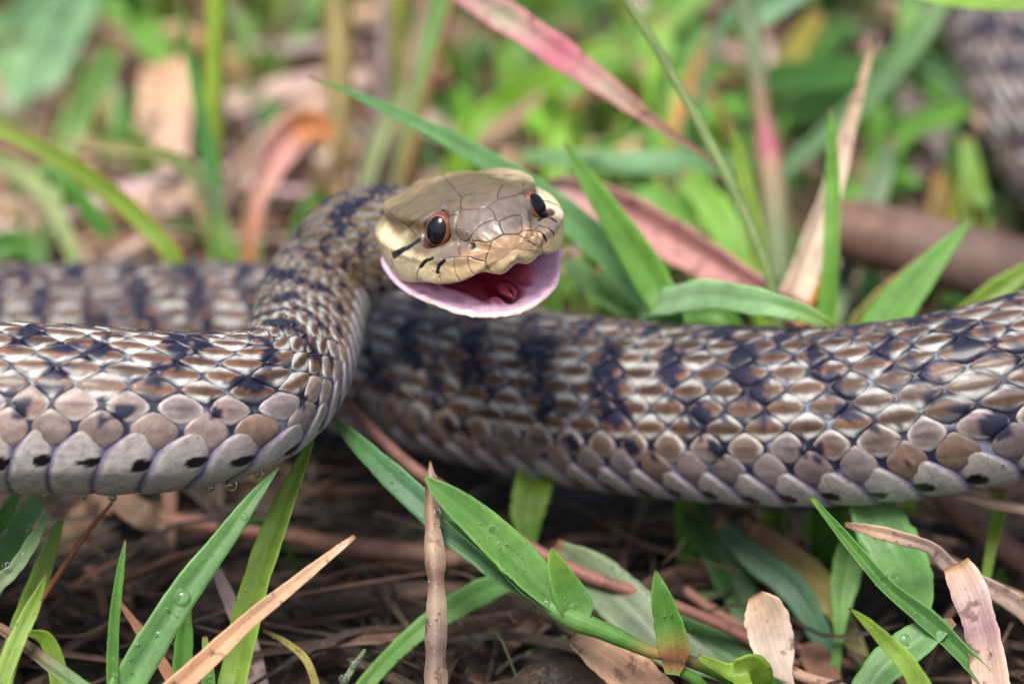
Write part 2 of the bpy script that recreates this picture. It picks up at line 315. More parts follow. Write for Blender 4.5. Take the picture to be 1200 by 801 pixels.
sn = (sstep(.05, -.15, z)*sstep(.55, .95, x))[:, None]; hc = hc*(1-sn)+tan*sn
frontlip = sstep(.15, .5, x)[:, None]; lipc = cream*(1-frontlip)+np.array([.76, .56, .32])*frontlip
rear = sstep(-1.1, -1.7, x)[:, None]
hc = hc*(1-side[:, None])+lipc*side[:, None]
hc = hc*(.82+.36*vnoise(flat*9, 11))[:, None]
hc = hc*(1-rear*.6)+rear*.6*np.array([.42, .30, .16])*(.6+.8*vnoise(flat*5, 12))[:, None]
inner = ~np.broadcast_to(outer, (nx, nq)).ravel()
infl = sstep(7.6, 8.4, np.broadcast_to(np.minimum(hid, nq-hid)/nq*22, (nx, nq)).ravel())[:, None]*(1-sstep(.80, .95, x))[:, None]
pinklip = np.array([.75, .38, .55]); hc = hc*(1-inner[:, None])+inner[:, None]*(lipc*(1-infl)+infl*red)
hc = hc*(1-.60*gr[:, None]); hc = hc*(1-br[:, None])+black*br[:, None]
# throat underneath is pale
und = (sstep(-.6, -.8, z)*sstep(-1.5, -1.8, x))[:, None]; hc = hc*(1-und)+np.array([.62, .52, .42])*und
# displacement along the local normal
NU = np.gradient(HL, axis=0); NV = (np.roll(HL, -1, 1)-np.roll(HL, 1, 1)); nn = norm(np.cross(NV, NU)); ctr = np.column_stack([tb[:, 0], np.zeros(nx), np.full(nx, -.1)])[:, None, :]
if ((HL-ctr)*nn).sum() < 0: nn = -nn
nf = nn.reshape(-1, 3)
EY = [np.array([.06, -.80, .04]), np.array([.12, .81, -.03])]
disp = -gr*.018-br*.006+(vnoise(flat*16, 9)-.5)*.006
eyering = np.zeros(len(flat))
for e in EY:
    d = np.linalg.norm((flat-e)*np.array([1.15, .75, 1]), axis=1)
    disp += .030*np.exp(-((d-.37)/.08)**2)-.14*sstep(.33, .16, d)
    rg = sstep(.32, .28, d)[:, None]; hc = hc*(1-rg)+np.array([.07, .035, .035])*rg
for cx, cy in ((592, 418), (866, 372)):
    nq_ = onhead(cx, cy)
    if nq_ is not None:
        d = np.linalg.norm((flat-nq_)*np.array([1, 1, .7]), axis=1); disp += .035*np.exp(-((d-.085)/.04)**2)-.05*sstep(.06, .02, d); hc = hc*(1-.7*sstep(.06, .03, d))[:, None]
headV = Hd(flat+nf*disp[:, None])
# ... lower jaw: rim, inner gum and floor, outer chin
rimp = np.array([(-2.0, 1.05, -.52), (-1.7, 1.36, -.70), (-1.2, 1.42, -.85), (-.6, 1.36, -.99), (-.05, 1.12, -1.14), (.42, .84, -1.27), (.70, .43, -1.37), (.80, 0, -1.41)])
rimp = np.vstack([rimp, rimp[-2::-1]*np.array([1, -1, 1])]); nr = 320; rim = catmull(rimp, nr)
prof = []  # (inward distance fraction to centre, z drop) from chin centre, over the rim, to the mouth floor centre
pf = np.array([(1.0, -.52), (.8, -.50), (.5, -.42), (.30, -.26), (.16, -.13), (.05, -.07), (.0, -.02), (.025, .022), (.07, .018), (.12, .0), (.20, -.01), (.30, -.035), (.42, -.09), (.6, -.18), (.8, -.24), (1.0, -.26)])
pf = catmull(pf, 90); cenx = np.array([-1.0, 0, -1.0])
JV = np.zeros((nr, 90, 3))
for i in range(nr):
    p = rim[i]; xc = np.interp(abs(i-(nr-1)/2)/((nr-1)/2), [0, 1], [-.35, -2.0]); zc = -.6-(xc+1.7)*.325
    c = np.array([min(xc, p[0]), 0, zc]); q = p+(c-p)*np.clip(pf[:, :1], 0, 1); q += (p-c)*np.minimum(pf[:, :1], 0)
    q[:, 2] += pf[:, 1]*np.array(1.0); JV[i] = q
jf = JV.reshape(-1, 3); vi = np.tile(np.linspace(0, 1, 90), nr); wob = vnoise(jf*7, 21)
edge = sstep(.38, .46, vi)
fold = 1-np.abs(vnoise(jf*np.array([2.2, 5.5, 3]), 24)*2-1)
jf = jf+np.array([0, 0, 1])*((wob-.5)*.03*edge+(fold-.5)*.16*sstep(.68, .82, vi)+.035*(vnoise(jf*13, 23)-.5)*np.exp(-((vi-.40)/.07)**2))[:, None]
chin = np.array([.66, .54, .38]); rimc = np.array([.64, .47, .38]); gum = np.array([.92, .60, .76]); gum2 = np.array([.72, .20, .32]); deep = np.array([.42, .035, .07])
def band(a, b): return sstep(a, b, vi)[:, None]
jc = chin*(1-band(.30, .40)) + rimc*band(.30, .40)*(1-band(.42, .47)) + gum*band(.42, .47)
jc = jc*(1-band(.68, .78))+gum2*band(.68, .78); jc = jc*(1-band(.78, .92))+deep*band(.78, .92)
pk = (sstep(-.2, -.9, jf[:, 0])*sstep(.28, .36, vi)*sstep(.48, .42, vi))[:, None]; jc = jc*(1-pk*.7)+np.array([.62, .42, .66])*pk*.7
jc *= (.78+.3*wob+.14*vnoise(np.stack([np.repeat(np.arange(nr), 90)*.45, vi*3, vi*0], -1), 27))[:, None]; jc *= (1-.35*(1-fold)*sstep(.62, .78, vi))[:, None]
jawV = Hd(jf); jawF = grid_faces(nr, 90)
tail = np.array([len(bodyV), len(bodyV)+len(headV)])
allV = np.vstack([bodyV, headV, jawV]); allF = np.vstack([bodyF, HF+tail[0], jawF+tail[1]]); allC = np.vstack([bodyC, hc, jc])
body = mesh('body', allV, allF, m_body, snake, col=allC)
me = body.data; me.materials.append(m_head); me.materials.append(m_mouth)
mi = np.zeros(len(allF), np.int32); mi[len(bodyF):len(bodyF)+len(HF)] = 1; mi[len(bodyF)+len(HF):] = 2; me.polygons.foreach_set('material_index', mi)
# eyes
def ell(c, ax, rad, nu=40, nv=64):
    a = np.linspace(.001, math.pi-.001, nu); b = np.linspace(0, 2*math.pi, nv, endpoint=False); A, B = np.meshgrid(a, b, indexing='ij')
    loc = np.stack([np.sin(A)*np.cos(B)*rad[0], np.sin(A)*np.sin(B)*rad[1], np.cos(A)*rad[2]], -1).reshape(-1, 3)
    return c+loc@ax, loc, grid_faces(nu, nv, True)
for sgn, e in zip((-1, 1), EY):
    out = norm(np.array([.78 if sgn > 0 else .70, sgn*.64, .28])); fx = norm(np.array([1, 0, 0])-out[0]*out); uz = np.cross(out, fx) if sgn > 0 else np.cross(fx, out)
    ax = np.stack([fx, uz, out])
    V, loc, F = ell(e-out*.05, ax, (.235, .30, .20)); q = np.hypot(loc[:, 0]/.235, loc[:, 1]/.30)
    ang = np.arctan2(loc[:, 1], loc[:, 0])
    ic = np.array([.24, .075, .028])*(.7+.5*vnoise(np.column_stack([ang*6, q*3, q*0]), 5))[:, None]; lim = sstep(.80, .97, q)[:, None]; ic = ic*(1-lim)+np.array([.12, .03, .03])*lim
    yl = (sstep(.70, .64, q)*(q > 0))[:, None]; ic = ic*(1-yl*.6)+np.array([.42, .22, .09])*yl*.6
    eye = mesh('eye', Hd(V), F, m_eye, snake, col=ic); 
    # pupil: a cap lying just proud of the iris
    rr = np.linspace(0, 1, 16); bb = np.linspace(0, 2*math.pi, 48, endpoint=False); R, B = np.meshgrid(rr, bb, indexing='ij')
    X, Y = R*np.cos(B)*.168, R*np.sin(B)*.228; Zz = .20*np.sqrt(1-(X/.235)**2-(Y/.30)**2)+.008*np.sqrt(1-R**2*.98)
    mesh('pupil', Hd(e-out*.05+np.stack([X, Y, Zz], -1).reshape(-1, 3)@ax), grid_faces(16, 48, True), m_pupil, eye)
# glottis: low pink mound with a slit on the mouth floor
gc = np.array([.12, .08, -1.22]); V, loc, F = ell(np.zeros(3), np.eye(3), (.34, .12, .09), 24, 40)
sl_ = np.exp(-(loc[:, 1]/.03)**2)*sstep(-.05, .1, loc[:, 0]); V[:, 2] -= sl_*.07
mesh('glottis', Hd(gc+V), F, m_mouth, snake, col=np.array([.60, .12, .20])*(1-.6*sl_)[:, None])

# scales
def scale_geo(c, j, sg):
    "vertices and colours of the scale in column c, row j, side sg"
    A, B = (13, 11) if j < 9 else (13, 11)
    s0 = s_of(c); p = np.interp(s0, ss, pit); r = np.interp(s0, ss, RA); th0 = rowc[j]*sg
    rnd = random.Random(int(c*2)*97+j*7+int(sg > 0)); hw = {0: .76, 1: .78}.get(j, .80)*wts[min(j, 8)]*(1+.09*rnd.uniform(-1, 1)); hl_ = p*.5*{0: .88, 1: .90}.get(j, .95)*(1+.07*rnd.uniform(-1, 1))
    u = np.sin(np.linspace(-1, 1, A)*math.pi/2); v = np.sin(np.linspace(-1, 1, B)*math.pi/2); U, V = np.meshgrid(u, v, indexing='ij')
    ex, pw = {0: (1.75, .66), 1: (1.6, .75)}.get(j, (1.45, .84))
    wd = np.maximum(1-np.abs(U)**ex, .0)**pw
    rho = np.maximum(np.abs(V), np.abs(U)**3)
    sz = r/1.35; uneven = vnoise(np.stack([U*2+c, V*2+j, U*0+sg], -1), 31)-.5
    keel = np.exp(-(V*wd/.10)**2)*(1-np.abs(U)**2.5)*(.35 if j < 1 else (.6 if j == 1 else 1))
    h = sz*((.036 if j > 1 else .026)*(1-rho**5)+.016*keel+.024*(U*.5+.5)*(1-rho**6)+.008*uneven)-.018
    tilt = rnd.uniform(-.12, .12)
    sA = s0+U*hl_+.0*V; tA = th0+sg*(V*wd*hw)+tilt*U*.1*wts[4]
    W = tube(sA.ravel(), tA.ravel(), h.ravel())
    # colour
    Vw = V*wd
    lens = {0: 1-sstep(.84, 1.05, np.hypot(U*.95, Vw*.98)), 1: 1-sstep(.60, .92, np.hypot(U*.95, Vw*.98))}.get(j, 1-sstep(.72, 1.0, np.hypot(U*.90, Vw/.56)))
    tone = rnd.random()
    brown = np.array([.160, .088, .056])*(.6+.65*tone)*(1-.25*sstep(14, 22, s0)) if j > 1 else (np.array([.25, .165, .12])*(1-tone)+np.array([.27, .225, .24])*tone)*rnd.uniform(.75, 1.15)*(1-.28*float(sstep(12, 20, s0)))
    if s0 < 8: g = 1-sstep(5, 8, s0); brown = brown*(1-g)+np.array([.15, .105, .06])*g*(.8+.5*tone)
    edge = np.array([.50, .505, .48])*(1-.12*sstep(14, 22, s0))*(1-.35*(j >= 7)*sstep(12, 20, s0)*(1-sstep(62, 70, s0)))*(1-.15*(j >= 7)) if j > 1 else np.array([.55, .50, .46])
    lo = sstep(-.2, .8, V*(1)); edgeg = edge[None, None]*(1.0+.25*lo[..., None])
    if s0 < 8: edgeg = edgeg*(1-.62*(1-sstep(4.5, 8.5, s0)))  # neck rims darkened: the shade on the neck is put into their colour
    col = brown*lens[..., None]*(.8+.4*sstep(.1, .9, (vnoise(np.stack([U*1.5+c*3, V*4, U*0+j], -1), 41)))[..., None])+edgeg*(1-lens)[..., None]
    col = col*(1-.55*(np.exp(-(Vw/.06)**2)*(1-np.abs(U)))[..., None]*(0 if j == 0 else 1))
    rim_ = sstep(.93, 1.0, np.maximum(np.abs(V), np.abs(U)))[..., None]; col = col*(1-rim_*.85)+navy*1.3*rim_*.85
    D = dark(sA, tA)+(uneven)*.35
    brk = .28*(1-sstep(.36, .46, float(vnoise(np.array([[c*1.31, j*1.17, sg*4.]]), 91)[0])))*(.4+.6*float(sstep(12, 18, s0)))
    rimdark = (sstep(.20, .36, D+brk+(uneven)*.2)*(1-lens)*(1 if j > 1 else .5))[..., None]; col = col*(1-rimdark*.9)+navy*1.4*rimdark*.9
    dk = sstep(.54, .575, D)[..., None]; warm = np.array([.12, .035, .008])*(sstep(.40, .5, D)*(1-sstep(.53, .57, D))*lens)[..., None]*.7
    col = (col+warm)*(1-dk)+(navy*(.6+.6*tone)+black*.5)*dk
    return W, col.reshape(-1, 3), grid_faces(A, B)
def plate_geo(c):
    "one belly plate reaching across from flank to flank"
    s0 = s_of(c+.5); p = np.interp(s0, ss, pit); r = np.interp(s0, ss, RA); sz = r/1.35
    A, B = 16, 81; u = np.linspace(-1, 1, A); v = np.linspace(-1, 1, B); U, V = np.meshgrid(u, v, indexing='ij')
    av = np.abs(V); end = BELLY+.62*wts[0]; wd = np.where(av > .72, np.maximum(1-((av-.72)/.28)**1.6, 0)**.8, 1.0)
    fan = .42*(1-av**2)*p*1.3                          # the middle sits further back than the pointed ends
    sA = s0+U*p*.515*wd+fan-.30*p; tA = math.pi-V*end; tA = np.where(tA > math.pi, tA-2*math.pi, tA)
    rho = np.abs(U)
    h = sz*(.030*(1-rho**4)+.030*(U*.5+.5)*(1-rho**8))-.012-.02*sstep(.93, 1, av)
    W = tube(sA.ravel(), tA.ravel(), h.ravel())
    col = np.array([.50, .47, .44])*(1-.0*U[..., None])*(.9+.2*vnoise(np.stack([U*2+c*3, V*9, U*0], -1), 51))[..., None]
    up = sstep(.62, .86, av)[..., None]; col = col*(1-up*.45)+np.array([.36, .30, .29])*up*.45
    if s0 < 8: g = 1-sstep(4, 8, s0); col = col*(1-.25*g)
    dirt = sstep(.55, .8, vnoise(np.stack([U*5+c*2, V*30, U*0+3], -1), 77))[..., None]; col = col*(1-dirt*.22)
    e = sstep(.74, .96, np.abs(U))[..., None]; col = col*(1-e*.9)+np.array([.075, .065, .17])*e*.9
    for sg in (-1, 1):
        q = np.hypot((U+.55)/.42, (V-sg*(.66+.02*math.sin(c*2.1)))/.070)+(vnoise(np.stack([U*2, V*18, U*0+c*1.7+sg], -1), 61)-.5)*.8
        k_ = sstep(1.0, .88, q)[..., None]; col = col*(1-k_)+black*k_
    return W, col.reshape(-1, 3), grid_faces(A, B)
bvb = BVHTree.FromPolygons([Vector(v) for v in tube(S_[::6, ::6].ravel(), T_[::6, ::6].ravel(), -.1)]+[Vector(v) for v in Hd(HL[::10, ::10].reshape(-1, 3))], grid_faces(400, 16, True).tolist()+(grid_faces(40, 56, True)+6400).tolist())
def shows(c_, n_, depth_ok=.25):
    q = proj(c_)[0]
    if not (-25 < q[0] < 1225 and -20 < q[1] < 820): return 0
    v = norm(CAM-c_); f = float(v@n_)
    if f < .06: return 0
    h = bvb.ray_cast(Vector(CAM), Vector(-v)); L = np.linalg.norm(CAM-c_)
    if h[0] is not None and h[3] < L-depth_ok: return 0
    return f/q[2]**2
C0 = float(np.interp(1.5, ss, ncol)); cols = range(int(C0)+1, NC-2); cand = []
for c in cols:
    for j in range(10):
        for sg in ((1,) if j == 9 else (-1, 1)):
            cc = c+(.5 if j % 2 else 0.); s0 = s_of(cc)
            P0 = tube(np.array([s0]), np.array([rowc[j]*sg]), 0.)[0]; c0 = np.array([np.interp(s0, ss, CE[:, k]) for k in range(3)])
            cand.append((shows(P0, norm(P0-c0))*np.interp(s0, ss, pit)**2*wts[min(j, 8)], cc, j, sg))
cand.sort(key=lambda t: -t[0])
V_, C_, F_ = [], [], []; n_ = 0
for i, (a_, cc, j, sg) in enumerate(cand):
    W, col, F = scale_geo(cc, j, sg)
    if i < 300 and a_ > 0: mesh('scale', W, F, m_scale, snake, col=col)
    else: V_.append(W); C_.append(col); F_.append(F+n_); n_ += len(W)
tag(mesh('small_scales', np.vstack(V_), np.vstack(F_), m_scale, snake, col=np.vstack(C_)), kind='stuff')
V_, C_, F_ = [], [], []; n_ = 0
for c in cols:
    W, col, F = plate_geo(c); q = proj(W)
    vis = max(shows(tube(np.array([s_of(c+.5)]), np.array([t]), 0.)[0], norm(tube(np.array([s_of(c+.5)]), np.array([t]), .5)[0]-tube(np.array([s_of(c+.5)]), np.array([t]), 0.)[0])) for t in (math.pi-BELLY, math.pi-BELLY*.7, -math.pi+BELLY, -math.pi+BELLY*.7))
    if vis > 0: mesh('belly_plate', W, F, m_scale, snake, col=col)
    else: V_.append(W); C_.append(col); F_.append(F+n_); n_ += len(W)
tag(mesh('hidden_belly_plates', np.vstack(V_), np.vstack(F_), m_scale, snake, col=np.vstack(C_)), kind='stuff')
#GRASS
# ------------------------------------------------------------------ grass, stems and litter
G1 = (.105, .265, .045); G2 = (.125, .280, .085); G3 = (.20, .33, .035); G4 = (.055, .155, .040); MINT = (.22, .42, .22); TAN = (.52, .34, .22); PALE = (.56, .45, .36); BRN = (.17, .085, .055); DBR = (.085, .05, .04)
RUST = (.45, .17, .05); PINK = (.52, .25, .24); MAG = (.50, .13, .20); GREY = (.24, .27, .20); OLV = (.27, .23, .06); SAGE = (.20, .27, .15); LIL = (.47, .34, .32); RSTM = (.20, .09, .06)
FILL_T = (3*np.arange(8)) ; 
def ribbon(pts, wid, face, fold, thick, n, curl=0.0, m=7, wav=0.0, seed=0):
    "a solid leaf blade: closed cross-section of 2m points along the centre line"
    c = catmull(pts, n); T = norm(np.gradient(c, axis=0)); N = face-(face*T).sum(1)[:, None]*T if face.ndim == 2 else face-(T@face)[:, None]*T
    N = norm(N); B = np.cross(T, N); tw = (vnoise(np.stack([np.linspace(0, 2.2, n), np.full(n, seed*1.3), np.zeros(n)], -1), 6)-.5)[:, None]*.7; B, N = B*np.cos(tw)+N*np.sin(tw), N*np.cos(tw)-B*np.sin(tw); t = np.linspace(0, 1, n)
    w = np.interp(t, np.linspace(0, 1, len(wid)), wid) if len(wid) != len(pts) else np.maximum(catmull(np.array(wid)[:, None], n)[:, 0], 0)
    w = np.maximum(w, thick*1.2)*(1+wav*(vnoise(np.stack([t*22, t*0+seed, t*0], -1), 2)-.5)+.07*(vnoise(np.stack([t*60, t*0+seed+3, t*0], -1), 4)-.5))
    u = np.linspace(-1, 1, m); u = np.concatenate([u, u[::-1]]); side = np.concatenate([np.ones(m), -np.ones(m)])
    lift = fold*(np.abs(u)-.5)+curl*(u**2-.3)+.10*np.exp(-(u/.16)**2)*-1
    th = thick*(1-.7*np.abs(u))*side/2
    V = c[:, None, :]+B[:, None, :]*(u*.5)[None, :, None]*w[:, None, None]+N[:, None, :]*(lift[None, :, None]*w[:, None, None]*.5+th[None, :, None])
    U = np.broadcast_to((u+1)/2, (n, 2*m)); L = np.broadcast_to(t[:, None], (n, 2*m))
    F = grid_faces(n, 2*m, True)
    F = np.vstack([F, [[i, i+1, 2*m-2-i, 2*m-1-i] for i in range(m-1)], [[(n-1)*2*m+k for k in (2*m-1-i, 2*m-2-i, i+1, i)] for i in range(m-1)]])
    return V.reshape(-1, 3), F, np.stack([U.ravel(), L.ravel()], -1)
def stalk(pts, wid, n, m=12, seed=0):
    c = catmull(pts, n); T = norm(np.gradient(c, axis=0)); ref = np.array([.3, -.8, .5]); N = norm(ref-(T@ref)[:, None]*T); B = np.cross(T, N); t = np.linspace(0, 1, n)
    w = np.maximum(catmull(np.array(wid)[:, None], n)[:, 0], .02)/2*(1+.14*(vnoise(np.stack([t*14, t*0+seed, t*0], -1), 4)-.5))
    a = np.linspace(0, 2*math.pi, m, endpoint=False)
    V = c[:, None, :]+(B[:, None, :]*np.cos(a)[None, :, None]+N[:, None, :]*np.sin(a)[None, :, None])*w[:, None, None]
    U = np.broadcast_to(a/(2*math.pi), (n, m)); L = np.broadcast_to(t[:, None], (n, m)); F = grid_faces(n, m, True)
    cap = [[(n-1)*m+(m-1-i), (n-1)*m+(m-2-i), (n-1)*m+i+1, (n-1)*m+i] for i in range(m//2-1)]+[[i, i+1, m-2-i, m-1-i] for i in range(m//2-1)]
    return V.reshape(-1, 3), np.vstack([F, cap]), np.stack([U.ravel(), L.ravel()], -1)
def tint(uv, col, edge=None, seed=0, tip=None):
    t = uv[:, 1]
    if isinstance(col, list):
        ts = [c[0] for c in col]; c = np.stack([np.interp(t, ts, [q[1][k] for q in col]) for k in range(3)], -1)
    else: c = np.tile(np.array(col, float), (len(t), 1))
    c = c*(.88+.24*vnoise(np.stack([t*7, uv[:, 0]*2, t*0+seed], -1), 13))[:, None]
    c = c*(1+.35*sstep(.86, .97, np.abs(uv[:, 0]*2-1)))[:, None]
    if edge is not None:
        e = sstep(.55, .95, np.abs(uv[:, 0]*2-1))[:, None]; c = c*(1-e*.8)+np.array(edge)*e*.8
    if tip is not None:
        e = sstep(.05, .015, t+.02*(vnoise(np.stack([uv[:, 0]*6, t*0+seed, t*0], -1), 3)-.5))[:, None]; c = c*(1-e)+np.array(tip)*e
    return c
bid = [0]
def build(name, pts, wid, col, mat=None, kind='leaf', root=True, tilt=None, fold=.22, curl=0., edge=None, tip=(.30, .17, .08), parent=None, n=64, thick=.022, wav=.10):
    bid[0] += 1; rn = random.Random(bid[0]*31)
    W = [P(*p) for p in pts]; wd = [w_*p[2]/FPX for w_, p in zip(wid, pts)]
    if root and parent is None:
        b = W[-1]; dr = norm(b-W[-2])[0] if b.ndim > 1 else norm((b-W[-2])[None])[0]; z0 = float(gz(np.array([b[0]]), np.array([b[1]]))[0])
        if b[2]-z0 > .15:
            hgt = b[2]-z0; hor = np.array([dr[0], dr[1], 0])*min(hgt, 1.8)*.7
            W.append(b+hor*.6+np.array([0, 0, -hgt*.45])); W.append(b+hor*.9+np.array([0, .1, -hgt-.15])); wd += [wd[-1]*.8, wd[-1]*.55]
        n += 10
    W = np.array(W)
    if kind == 'leaf':
        T = norm(W[-1]-W[0]); a = math.radians(rn.uniform(-32, 32) if tilt is None else tilt); v = norm(CAM-W[len(W)//2]); v = v-T*(v@T); v = norm(v)
        N = max((v*math.cos(a)+np.cross(T, v)*math.sin(a)*q for q in (-1, 1)), key=lambda q: q[2]); V, F, uv = ribbon(W, np.array(wd)/max(.5, math.cos(a)), N, fold, thick, n, curl, 9, wav, bid[0])
    else: V, F, uv = stalk(W, wd, n, seed=bid[0])
    # the colours given run over the drawn part only: same parameter
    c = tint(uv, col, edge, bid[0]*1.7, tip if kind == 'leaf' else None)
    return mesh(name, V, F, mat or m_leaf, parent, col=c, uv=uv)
def blade(label, pts, wid, col, name='grass_shoot', cat='grass blade', group=None, **k):
    o = build(name, pts, wid, col, **k); tag(o, label, cat, group or GRP.get(name)); return o
GRP = {'grass_shoot': 'green grass blades around the snake', 'dry_straw': 'dry grass blades around the snake', 'grass_stalk': 'grass stems around the snake', 'dead_leaf': 'dead curled leaves on the ground'}
def dead(label, pts, wid, col, **k): return blade(label, pts, wid, col, name=k.pop('name', 'dry_straw'), cat=k.pop('cat', 'dry grass'), mat=m_dead, **k)
def stem(label, pts, wid, col, **k): return blade(label, pts, wid, col, name='grass_stalk', cat='grass stem', kind='stem', **k)
# ---- foreground, left
bA = blade('broad cool green blade with a large water bead, tip below the front coil', [(327, 547, 44.9), (300, 580, 44.7), (262, 632, 44.5), (215, 695, 44.3), (165, 775, 44.1), (125, 850, 44)], [2, 15, 26, 36, 40, 38], [(0, G2), (.6, G2), (1, G1)], tilt=8, fold=.18, tip=G3, wav=.06)
blade('long yellow green blade right of the beaded one, its tip touching the front coil', [(369, 506, 46.2), (352, 545, 46), (325, 610, 45.8), (298, 690, 45.6), (275, 790, 45.4), (262, 850, 45)], [3, 16, 28, 34, 36, 34], G3, tilt=-12)
blade('narrow upright green blade standing left of the broad beaded blade', [(147, 632, 44), (141, 670, 44), (134, 730, 44), (132, 800, 44), (134, 850, 44)], [2, 9, 13, 14, 14], G1, tilt=5, fold=.5)
dead('orange tan dry blade with dark spots slanting over the green blades at bottom left', [(416, 628, 43.7), (385, 652, 43.7), (335, 692, 43.7), (290, 728, 43.7), (240, 775, 43.6), (190, 820, 43.5), (150, 860, 43.4)], [5, 11, 16, 20, 25, 26, 26], [(0, PALE), (.1, TAN), (.5, (.5, .27, .15)), (1, TAN)], tilt=10, fold=.35)
blade('bright green pointed blade at the bottom left corner beside the narrow upright one', [(55, 672, 44), (38, 712, 44), (15, 762, 43.8), (-8, 830, 43.6)], [2, 17, 22, 22], G3, tilt=0, edge=(.30, .45, .12))
blade('arching blade with brown tip sweeping in from the left edge to the bottom', [(-30, 718, 44.6), (10, 742, 44.4), (55, 775, 44.2), (105, 812, 44), (150, 850, 43.8)], [7, 14, 18, 20, 20], [(0, BRN), (.25, BRN), (.45, G2), (1, G2)], tilt=10)
bG = blade('dewy grey green blade leaning in from the left edge under the belly', [(60, 596, 45), (42, 628, 45), (18, 665, 45), (-15, 702, 45)], [5, 13, 17, 18], [(0, G2), (.5, SAGE), (1, G2)], tilt=20, wav=.3)
blade('soft green blade behind the dewy one at the left edge', [(74, 602, 46.6), (60, 640, 46.6), (42, 690, 46.5), (20, 745, 46.4), (5, 800, 46)], [4, 19, 24, 24, 20], G3, tilt=-10)
blade('dark green blade rising to the belly at the far left', [(48, 580, 47.5), (28, 610, 47.5), (8, 650, 47.3), (-20, 710, 47)], [20, 28, 30, 28], G2, tilt=15)
blade('second dark blade under the belly, at the very left edge of the picture', [(22, 575, 47.8), (4, 605, 47.8), (-20, 645, 47.5)], [10, 18, 22], G1, tilt=0)
stem('thin rust coloured stem leaning under the left belly', [(132, 588, 46.5), (105, 620, 46.4), (70, 670, 46.2), (30, 735, 46)], [4, 6, 7, 8], (.33, .12, .05), mat=m_dead)
stem('thin stem turning from tan to green below the front coil', [(-20, 712, 49), (60, 695, 49), (140, 680, 49), (200, 655, 48.8), (250, 640, 48.6), (300, 610, 49)], [9, 10, 11, 10, 9, 8], [(0, BRN), (.5, BRN), (.7, G1), (1, G4)])
stem('reddish brown runner stem lying low behind the blades below the front coil', [(120, 596, 51), (200, 610, 51), (300, 622, 51), (400, 640, 51), (480, 648, 51), (570, 660, 51)], [18, 20, 22, 24, 24, 20], [(0, RSTM), (.4, RSTM), (.7, (.36, .2, .15)), (1, BRN)], mat=m_dead)
blade('short pale green shoot with two dew beads at the bottom', [(428, 760, 44), (416, 778, 44), (404, 798, 44), (388, 836, 44)], [3, 7, 8, 9], SAGE, tilt=0, tip=MINT)
bL = None
dead('mottled tan dead stalk leaf standing upright through the blades', [(504, 540, 45.6), (505, 572, 45.5), (506, 620, 45.3), (510, 690, 45.1), (509, 760, 45), (510, 840, 45)], [3, 15, 19, 23, 24, 24], [(0, PALE), (.12, BRN), (.25, (.34, .22, .15)), (.33, (.48, .34, .25)), (.40, (.16, .09, .07)), (.46, (.45, .33, .25)), (.58, (.20, .13, .12)), (.66, (.42, .30, .22)), (.75, (.28, .18, .13)), (1, BRN)], tilt=0, curl=-.5, fold=-.5, wav=.45)
blade('blurred narrow green blade between the broad blade and the dry one', [(220, 712, 46), (215, 760, 46), (212, 850, 46)], [8, 22, 24], G1, tilt=0)
blade('short blunt green blade in front of the yellow green one at the bottom', [(240, 745, 44.6), (244, 790, 44.5), (246, 850, 44.5)], [6, 16, 18], G1, tilt=0)
blade('curled blade bending over at the bottom left, behind the pointed one', [(30, 740, 45.6), (55, 750, 45.8), (68, 790, 45.8), (72, 850, 45.6)], [6, 18, 22, 24], G3, tilt=0)
dead('rust brown dry blade low in the gap left of the beaded blade', [(140, 705, 46.5), (165, 740, 46.4), (195, 785, 46.4), (220, 840, 46.3)], [5, 11, 13, 13], (.36, .17, .09), tilt=0)
dead('pale folded dead strip in the dark gap right of the beaded blade', [(250, 660, 47.5), (268, 700, 47.4), (290, 750, 47.2), (310, 840, 47)], [8, 16, 22, 26], LIL, tilt=15)
dead('yellow brown curved stalk curling at the bottom centre left', [(308, 738, 46.2), (335, 752, 46.2), (360, 775, 46), (375, 820, 46)], [4, 7, 9, 9], OLV, tilt=0)
# ---- foreground, the sprout in the middle
sprout = empty('grass_sprout', P(860, 790, 45.4)); tag(sprout, 'young grass sprout in sharp focus at bottom centre, three leaves on one slanting stem', 'grass plant', 'grass shoots in the foreground')
k = dict(parent=sprout)
build('stem', [(628, 700, 45.1), (665, 722, 45.1), (715, 742, 45.1), (760, 762, 45.1), (810, 775, 45.3), (865, 800, 45.6), (930, 850, 46.5)], [10, 26, 22, 15, 15, 16, 16], [(0, G2), (.2, (.16, .33, .09)), (.4, G1), (.55, (.40, .24, .1)), (.62, RSTM), (.75, G1), (1, G4)], kind='stem', **k)
build('leaf', [(497, 558, 45.0), (520, 578, 45.0), (560, 612, 45.1), (605, 655, 45.1), (640, 692, 45.1), (672, 724, 45.1)], [2, 24, 40, 46, 38, 14], [(0, G2), (.5, (.15, .33, .07)), (1, G2)], tilt=-18, fold=.45, wav=.04, tip=G3, **k)
build('leaf', [(520, 608, 45.25), (545, 625, 45.25), (580, 650, 45.2), (620, 688, 45.2), (650, 712, 45.15)], [2, 12, 22, 26, 14], G2, tilt=30, **k)
build('leaf', [(646, 640, 44.9), (652, 662, 44.9), (664, 690, 44.95), (676, 712, 45.0), (682, 728, 45.0)], [2, 22, 38, 40, 20], [(0, G3), (.5, G1), (1, G2)], tilt=0, fold=.3, tip=BRN, wav=.06, **k)
k2 = dict(parent=empty('grass_sprout', P(790, 830, 45.2))); tag(k2['parent'], 'short green shoot with rust brown decay spots at its base, right of the sharp sprout', 'grass plant', 'grass shoots in the foreground')
